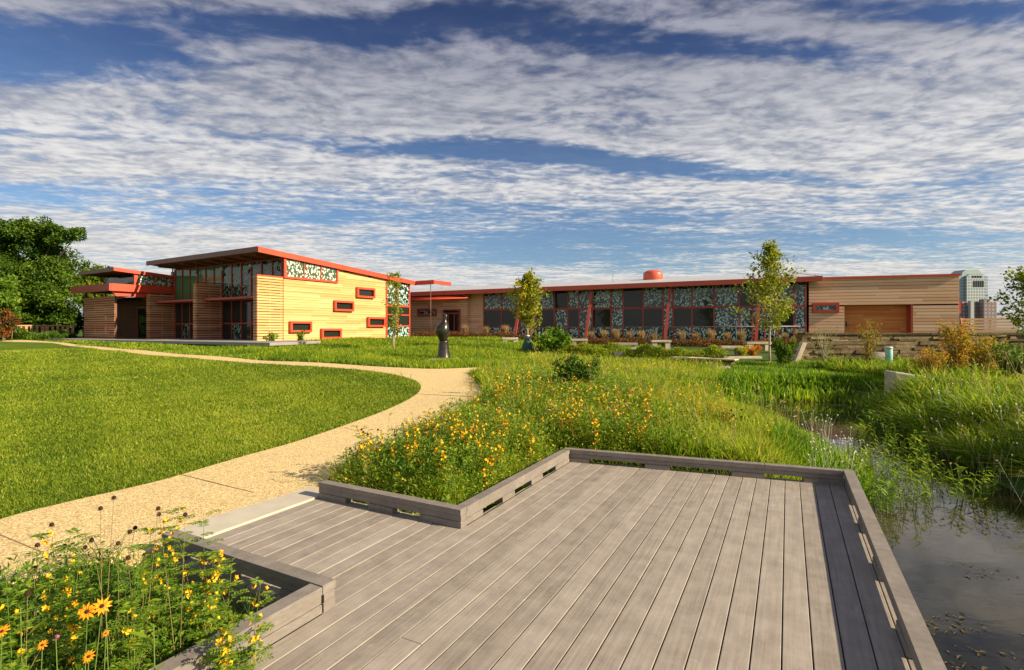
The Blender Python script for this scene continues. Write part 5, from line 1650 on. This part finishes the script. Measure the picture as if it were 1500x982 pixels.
def hedge(name, label, p, q, h, wd, seed, m='hedge_leaf', n=9000, tm=.5, L_=.11):
    r = np.random.default_rng(seed)
    p, q = np.array(p), np.array(q); L = np.linalg.norm(q - p); c = (p + q) / 2
    ang = math.atan2(q[1] - p[1], q[0] - p[0])
    t = thing(name, label, 'hedge', (c[0], c[1], Hs(*c)), ang)
    u_ = r.uniform(-L / 2, L / 2, n); 
    bump = .75 + .25 * np.sin(u_ * 3.1 + seed) * np.sin(u_ * 1.3) + .08 * np.sin(u_ * 8)
    th = r.uniform(0, np.pi, n); rad = r.uniform(.75, 1.05, n) ** .5
    P = np.stack([u_, np.cos(th) * wd * .5 * rad, np.abs(np.sin(th)) ** .7 * h * bump * rad], -1)
    leaf_obj('leaves', P, L_, L_ * .4, np.clip(r.normal(tm, .2, n), 0, 1), m, t, .5, r)
    mb = MB()
    for x in np.arange(-L / 2 + .2, L / 2, .5): mb.tube([(x, 0, -.1), (x + .05, .03, h * .6)], .02, 4)
    mb.build('stems', 'bark', t)
    return t


hedge('low_hedge', 'bright low hedge left of the stepping stones, right of the large-leaved bush', G(790, 519), G(905, 521), .62, 1.5, 1)
hedge('low_hedge', 'bright low hedge above the low stone wall, between two stone benches', G(917, 524), G(1062, 526), .62, 1.3, 2)
hedge('far_hedge', 'dark low hedge beneath the big tree at the far left', G(-30, 498), G(104, 497.5), .55, 2.5, 3, 'dark_leaf', 7000, .6, .16)
hedge('corner_hedge', 'ragged bush at the left edge under the big tree', G(-40, 500), G(18, 500), 1.0, 2.2, 4, 'bed_leaf', 4000, .35, .15)
do_bush('orange_bush', 'orange-tinted bush at the left picture edge beneath the big tree', 5, 499, 455, 34, 72, 'rust_leaf', D_=32, L_=.16, n=1600, tm=.55, stems=9)

# rusty flower strip and feathery grasses along the glass front


def w2w(x, y_): return (RX + er[0] * x + eb[0] * y_, RY + er[1] * x + eb[1] * y_)


n = 60000
u_ = rng.uniform(XW + 4, .6, n); vv = rng.uniform(-6.4, -3.4, n); vv = np.where(u_ < XC + .5, rng.uniform(-4, -1.8, n), vv)
cc = clumps(u_, vv, 1.3, 1.4, seed=3)
xx, yy = RX + er[0] * u_ + eb[0] * vv, RY + er[1] * u_ + eb[1] * vv
k = (sdf(HALLBOX, xx, yy) > .2) & (rng.random(n) < .35 + .65 * cc); xx, yy, cc = xx[k], yy[k], cc[k]
P = np.stack([xx, yy, H(xx, yy) + rng.random(len(xx)) ** .6 * (.20 + .34 * cc)], -1)
V, T, tt = leafset(P, rdir(len(xx), rng, .3), rdir(len(xx), rng, 1), rng.uniform(.06, .13, len(xx)), .06, np.clip(rng.normal(.38, .2, len(xx)) + .5 * (P[:, 2] - H(xx, yy) - .25), 0, 1))
tag(link('rust_flower_bed', arr_mesh('rust_flower_bed', V, None, T, tt), 'rust_leaf'), 'rust brown flower bed along the foot of the glass front', 'flower bed', kind='stuff')


def feather(label, loc, seed, h, group):
    r = np.random.default_rng(seed); n = 260
    az = r.uniform(0, 6.28, n); rad = r.uniform(0, .12, n)
    x, y = np.cos(az) * rad, np.sin(az) * rad
    me = blades('feather_grass', x, y, np.zeros(n), h * r.uniform(.6, 1.05, n), .030, r.uniform(.05, .30, n), r.uniform(0, 1, n), None, ld=az, r=r)
    o = link('feather_grass', me, 'straw_blade'); o.location = loc
    return tag(o, label, 'grass clump', group)


fa = feather('pale feathery grass clump in the row before the glass front', (0, 0, 0), 1, 1.15, 'feathery grass clumps before the glass front')
for i, px in enumerate((712, 741, 775, 799, 866, 885, 902, 923, 940, 958, 998, 1020, 1042, 1065, 1086, 1150, 1170, 1190, 682)):
    x, _ = W2(px, 480, -3.0); p = w2w(x, -3.0); loc = (p[0], p[1], Hs(*p))
    o = fa if i == 0 else fa.copy()
    if i: C.objects.link(o)
    o.location = loc; o.rotation_euler = (0, 0, i * 1.7); k = random.uniform(.85, 1.15); o.scale = (k, k, k)
do_bush('orange_mums', 'round mound of bright orange flowers beside the stone cap', 1102, 522, 508, 26, 80, 'autumn_leaf', L_=.07, n=1500, tm=.85, ts=.1, stems=10, cat='flower bush')
do_bush('yellow_mums', 'yellow green flowering mound left of the bright orange flowers', 1086, 522, 509, 20, 81, 'hedge_leaf', L_=.07, n=1200, tm=.85, ts=.1, stems=10, cat='flower bush')
do_bush('rust_mound', 'rusty orange flower mound by the tall young tree trunk', 1163, 508, 494, 22, 82, 'rust_leaf', D_=28, L_=.09, n=1200, tm=.95, ts=.1, stems=10, cat='flower bush')

# big tree far left


def big_tree(name, label, loc, blobs, n, seed, L_=.30, m='dark_leaf', trunk_h=3.0, tm=.5, r0=.35):
    rs = random.Random(seed); r = np.random.default_rng(seed)
    t = thing(name, label, 'tree', loc)
    tr = MB(); tr.tube([(0, 0, -.3), (.05, .02, trunk_h * .5), (0, .05, trunk_h)], [r0, r0 * .8, r0 * .65], 10)
    PP, TT = [], []
    tot = sum(b[3] ** 2 for b in blobs)
    for (bx_, by_, bz_, br_) in blobs:
        c_ = Vector((bx_, by_, bz_)); s_ = Vector((0, .05, trunk_h * .9))
        pts = [s_, s_.lerp(c_, .4) + Vector((0, 0, .3)), s_.lerp(c_, .75), c_]
        tr.tube(pts, [r0 * .4, r0 * .25, r0 * .15, r0 * .06], 5)
        k = int(n * br_ ** 2 / tot); nc = max(10, int(26 * br_))
        cen = rdir(nc, r, .15) * (br_ * r.uniform(.35, 1.0, nc))[:, None] * np.array([1, 1, .85]) + np.array([bx_, by_, bz_])
        for q in range(0, nc, 3): tr.tube([c_, Vector(cen[q])], [.04, .012], 4, False)
        which = r.integers(0, nc, k)
        P = cen[which] + rdir(k, r) * ((.30 * br_ + .12) * r.random(k) ** .45)[:, None] * np.array([1, 1, .7])
        PP.append(P); TT.append(np.clip(r.normal(tm, .16, k) + r.normal(0, .13, nc)[which], 0, 1))
    tr.build('trunk', 'dark_bark', t)
    leaf_obj('crown', np.concatenate(PP), L_, L_ * .6, np.concatenate(TT), m, t, -.1, r)
    return t


D_ = 44.0
def bl(px, py, rpx, dy=0): return ((px - 30) / F * D_, dy, EYE + (CY - py) / F * D_ - 1.0, rpx / F * D_)
big_tree('broadleaf_tree', 'large dark green broadleaf tree filling the far left edge', ((30 - CX) / F * D_, D_, 1.0),
         [bl(-20, 370, 45), bl(15, 350, 34), bl(55, 345, 28), bl(90, 345, 18, -.5), bl(112, 345, 12), bl(60, 385, 40, 1), bl(20, 410, 45, -1), bl(75, 425, 34), bl(100, 440, 24, -1), bl(-10, 445, 45), bl(45, 455, 36, -1), bl(92, 465, 22), bl(-60, 400, 50), bl(70, 472, 24), bl(108, 472, 17), bl(25, 482, 26), bl(50, 485, 20), bl(98, 486, 14)], 95000, 5, .24, tm=.62)
D_ = 56.0
def bl(px, py, rpx, dy=0): return ((px - 140) / F * D_, dy, EYE + (CY - py) / F * D_ - 1.0, rpx / F * D_)
big_tree('distant_tree', 'small round tree showing above the low entrance wing', ((140 - CX) / F * D_, D_, 1.0), [bl(138, 408, 20), bl(152, 402, 14), bl(124, 416, 16), bl(140, 430, 24)], 12000, 6, .26, 'oak_leaf', 3, .35)
D_ = 38.0
def bl(px, py, rpx, dy=0): return ((px + 20) / F * D_, dy, EYE + (CY - py) / F * D_ - 1.0, rpx / F * D_)
big_tree('front_tree', 'brighter green lower tree at the left edge before the large dark tree', ((-20 - CX) / F * D_, D_, 1.0), [bl(-8, 425, 30), bl(8, 448, 22, -.5), bl(-20, 460, 30), bl(20, 466, 12, -.6)], 16000, 7, .20, 'bed_leaf', 2, .45, .2)

# timber fence under the trees at far left
p, q = np.array([(12 - CX) / F * 38, 38.0]), np.array([(110 - CX) / F * 41, 41.0])
L = np.linalg.norm(q - p)
fn = thing('plank_fence', 'low brown upright-plank fence beneath the trees at the far left', 'fence', (p[0], p[1], 1.0), math.atan2(q[1] - p[1], q[0] - p[0]))
mb = MB()
for x in np.arange(0, L, .30): mb.box(x, x + .16, 0, .03, .1, .92 + random.uniform(-.02, .02))
mb.box(0, L, .032, .08, .25, .33); mb.box(0, L, .032, .08, .95, 1.03); mb.build('planks', 'cedar_screen', fn)
for x in np.arange(0, L, 2.0): mb = MB(); mb.box(x, x + .12, .085, .2, -.1, 1.05); mb.build('post', 'cedar_screen', fn)

# ------------------------------------------------------------------ stonework


def rough_block(mb, x0, x1, y0, y1, z0, z1, j=.02):
    vs = []
    for z in (z0, z1):
        for (x, y) in ((x0, y0), (x1, y0), (x1, y1), (x0, y1)):
            vs.append((x + random.uniform(-j, j), y + random.uniform(-j, j), z + random.uniform(-j, j) * .4))
    mb.add(vs, [(0, 3, 2, 1), (4, 5, 6, 7), (0, 1, 5, 4), (1, 2, 6, 5), (2, 3, 7, 6), (3, 0, 4, 7)])


wx0, wx1 = (1160 - CX) / F * 21.6, (1560 - CX) / F * 20.8
sw = thing('stone_wall', 'long dry-laid stone retaining wall before the timber block', 'wall', (wx0, 21.6, .3), 0)
courses = []; z = -.15
mb, cap = MB(), MB()
ztop = EYE - 8.5 / F * 21.4 - .3
row = 0
while z < ztop - .05:
    hgt = random.uniform(.08, .15); xs0 = max(0, (z / ztop) * .55) + random.uniform(-.05, .05)
    x = xs0
    while x < wx1 - wx0:
        L = random.uniform(.25, 1.0); yo = random.uniform(-.03, .03) + z * .07 + .0
        mb.tv = random.random()
        rough_block(mb, x + .006, x + L - .006, yo + random.uniform(-.04, .04), yo + .5, z + .004, min(z + hgt, ztop) - .004, .014)
        x += L
    z += hgt; row += 1
mb.build('courses', 'field_stone', sw, tints=True)
x = .55
while x < wx1 - wx0:
    L = random.uniform(.7, 1.3); rough_block(cap, x + .005, x + L - .005, .02, .62, ztop, ztop + .07, .012); x += L
cap.build('coping_stones', 'field_stone', sw)
mb = MB(); mb.box(1.1, wx1 - wx0, .35, .9, -.2, ztop - .02); mb.build('fill', 'soil', sw)
mb = MB(); mb.box(0, 0, 0, 0, 0, 0)
# sloping end stone
t = thing('end_stone', 'pale slanting stone closing the left end of the stone wall', 'stone', (wx0 + .12, 21.4, .25))
mb = MB(); rough_block(mb, -.05, .14, 0, .4, 0, .92, .02)
mb.v = [(v[0] + (v[2] * .42 if True else 0) - .1, v[1], v[2]) for v in mb.v]
mb.build('slab', 'limestone', t)


def rock(name, label, loc, sx, sy, sz, seed, m='boulder', rz=0.0, sub=3, cut=.75, group=None, cat='rock'):
    rs = np.random.default_rng(seed)
    bm = bmesh.new(); bmesh.ops.create_icosphere(bm, subdivisions=sub, radius=1)
    dirs = rdir(9, rs); offs = rs.uniform(cut, .95, 9)
    for v_ in bm.verts:
        p = np.array(v_.co)
        for d2, o2 in zip(dirs, offs):
            q = p @ d2
            if q > o2: p = p - d2 * (q - o2) * .9
        p += rs.normal(0, .012, 3)
        v_.co = Vector((p[0] * sx, p[1] * sy, p[2] * sz))
    me = bpy.data.meshes.new(name); bm.to_mesh(me); bm.free()
    o = link(name, me, m); o.location = loc; o.rotation_euler = (0, 0, rz)
    return tag(o, label, cat, group)


loc = G3(1246, 531); rock('boulder', 'grey rounded boulder at the foot of the stone wall', (loc[0], 20.6, loc[2] + .12), .55, .45, .42, 3)
# squared stone block on the right bank
bx_, by_ = (1333 - CX) / F * 13.2, 13.2
t = thing('stone_block', 'large squared pale stone block lying on the right bank above the pond', 'stone', (bx_, by_, Hs(bx_, by_)), R(-14))
mb = MB(); rough_block(mb, -.46, .42, -.3, .35, -.3, .58, .05); mb.v = [(a, b, c - (a * .14 if c > .2 else 0)) for a, b, c in mb.v]
o = mb.build('block', 'limestone', t)
md = o.modifiers.new('b', 'BEVEL'); md.width = .03; md.segments = 2
rock('bank_rock', 'small brownish rock beside the squared stone block', (bx_ + .55, by_ - .5, Hs(bx_, by_) + .12), .22, .2, .2, 5)

# low wall and steps before the second hedge
pA, pB = G(985, 536), G(1066, 541)
lw = thing('low_stone_wall', 'low rough stone edging below the right low hedge', 'wall', (pA[0], pA[1], Hs(*pA) - .05), math.atan2(pB[1] - pA[1], pB[0] - pA[0]))
L = math.dist(pA, pB); mb = MB(); x = 0
while x < L:
    l_ = random.uniform(.2, .5); rough_block(mb, x + .01, x + l_ - .01, -.02, .5, 0, .2, .03); rough_block(mb, x + .05, x + l_ + .03, 0, .5, .21, .33, .03); x += l_
mb.build('stones', 'field_stone', lw)
mb = MB(); x = -.1
while x < L + .1:
    l_ = random.uniform(.6, 1.0); rough_block(mb, x, x + l_ - .01, -.06, .42, .345, .395, .025); x += l_
mb.build('cap_slabs', 'limestone', lw)


def slab(name, label, px, py, wpx, z0, z1, dep=.45, D_=None, cat='stone', m='limestone'):
    loc = G3(px, py) if D_ is None else ((px - CX) / F * D_, D_, Hs((px - CX) / F * D_, D_))
    wd = wpx / F * loc[1]
    t = thing(name, label, cat, loc, R(random.uniform(-8, 8)))
    mb = MB(); rough_block(mb, -wd / 2, wd / 2, -dep / 2, dep / 2, z0, z1, .02); mb.build('slab', m, t)
    return t


slab('stepping_stone', 'flat pale stepping stone at the right end of the low stone edging', 1054, 544, 25, -.1, .17, .5)
slab('flat_step', 'long pale step in front of the orange flower mound', 1086, 525, 56, -.1, .09, .35)
slab('edge_stone', 'grey stone block between the two bright low hedges', 906, 524, 16, -.1, .25, .5, m='boulder')

bl_ = [(747.5, 494.5, 23, 'bench behind the round young tree, leftmost of the stone benches', 33), (849, 496.5, 24, 'bench above the left low hedge, second of the stone benches from the left', 32), (917, 502.5, 33, 'bench at the gap between the two low hedges, on a pale block', 28),
       (968, 498.5, 28, 'bench behind the middle of the right low hedge, under a leaning column', 32), (1071, 507, 30, 'bench at the right end of the right low hedge, on a pale block', 26), (1110, 501, 36, 'bench left of the tall young tree trunk, farthest right of the stone benches', 30)]
for px, py, wpx, lab, D_ in bl_:
    x = (px - CX) / F * D_; zg = Hs(x, D_); zt = EYE - (py - CY) / F * D_
    wd = wpx / F * D_
    t = thing('stone_bench', 'stone ' + lab, 'bench', (x, D_, zg), R(random.uniform(-12, 0)), 'stone benches before the glass front')
    mb = MB(); rough_block(mb, -wd / 2, wd / 2, -.24, .24, zt - zg - .12, zt - zg, .012); mb.build('seat', 'limestone', t)
    for s in (-1, 1):
        mb = MB(); rough_block(mb, s * wd * .33 - .14, s * wd * .33 + .14, -.2, .2, -.05, zt - zg - .13, .015); mb.build('leg', 'limestone', t)

# bollard
x = (1302 - CX) / F * 18.5; zg = Hs(x, 18.5); h = EYE - (508 - CY) / F * 18.5 - zg
bo = thing('bollard_marker', 'pale turquoise round marker post before the stone wall', 'post', (x, 18.5, zg))
mb = MB(); mb.lathe([(.115, -.1), (.115, h - .1), (.11, h - .09)], (0, 0, 0), 20); mb.build('tube', 'bollard_paint', bo)
mb = MB(); mb.lathe([(.12, h - .088), (.12, h - .02), (.10, h)], (0, 0, 0), 20); mb.build('cap', 'white_metal', bo)

# sculpture
sx_, sy_ = G(650, 527)
sc_ = sy_ / F
sz = Hs(sx_, sy_)
st = thing('bird_sculpture', 'dark bronze abstract bird sculpture on a flared round pedestal in the grass', 'sculpture', (sx_, sy_, sz))
mb = MB(); mb.box(-.50, .50, -.45, .45, -.05, .05); mb.build('plinth', 'concrete', st)
hp = 27.5 * sc_
mb = MB(); mb.lathe([(10.5 * sc_, .04), (9.8 * sc_, .10), (8.2 * sc_, hp * .5), (6.6 * sc_, hp * .93), (6.7 * sc_, hp * .97), (6.1 * sc_, hp)], (0, 0, 0), 28); mb.build('pedestal', 'bronze', st)
mb = MB()
prof = [(5.0, 27.6), (6.0, 30), (8.0, 34), (9.9, 39), (10.3, 43), (9.6, 47), (7.6, 51), (5.2, 54), (3.7, 57), (3.1, 60), (2.9, 62.5), (2.2, 65), (1.3, 66.5)]
n = 24; vs = []; fs = []
for i, (r_, z_) in enumerate(prof):
    off = 0.0 + (max(0, z_ - 48) / 18) * 4.2 - 1.0
    for j in range(n):
        th = 2 * math.pi * j / n
        bulge = 1 + .10 * math.cos(th - 3.6) * (1 if 34 < z_ < 50 else 0)
        vs.append(((off + r_ * bulge * math.cos(th)) * sc_, r_ * bulge * .92 * math.sin(th) * sc_, z_ * sc_))
for i in range(len(prof) - 1):
    for j in range(n): fs.append((i * n + j, i * n + (j + 1) % n, (i + 1) * n + (j + 1) % n, (i + 1) * n + j))
fs.append(tuple(range(n - 1, -1, -1))); fs.append(tuple((len(prof) - 1) * n + j for j in range(n)))
mb.add(vs, fs, True)
mb.tube([(2.6 * sc_, 0, 64 * sc_), (.8 * sc_, -.01, 67 * sc_), (-1.6 * sc_, -.02, 69.8 * sc_)], [1.7 * sc_, 1.0 * sc_, .3 * sc_], 8)
mb.build('bird', 'bronze', st)
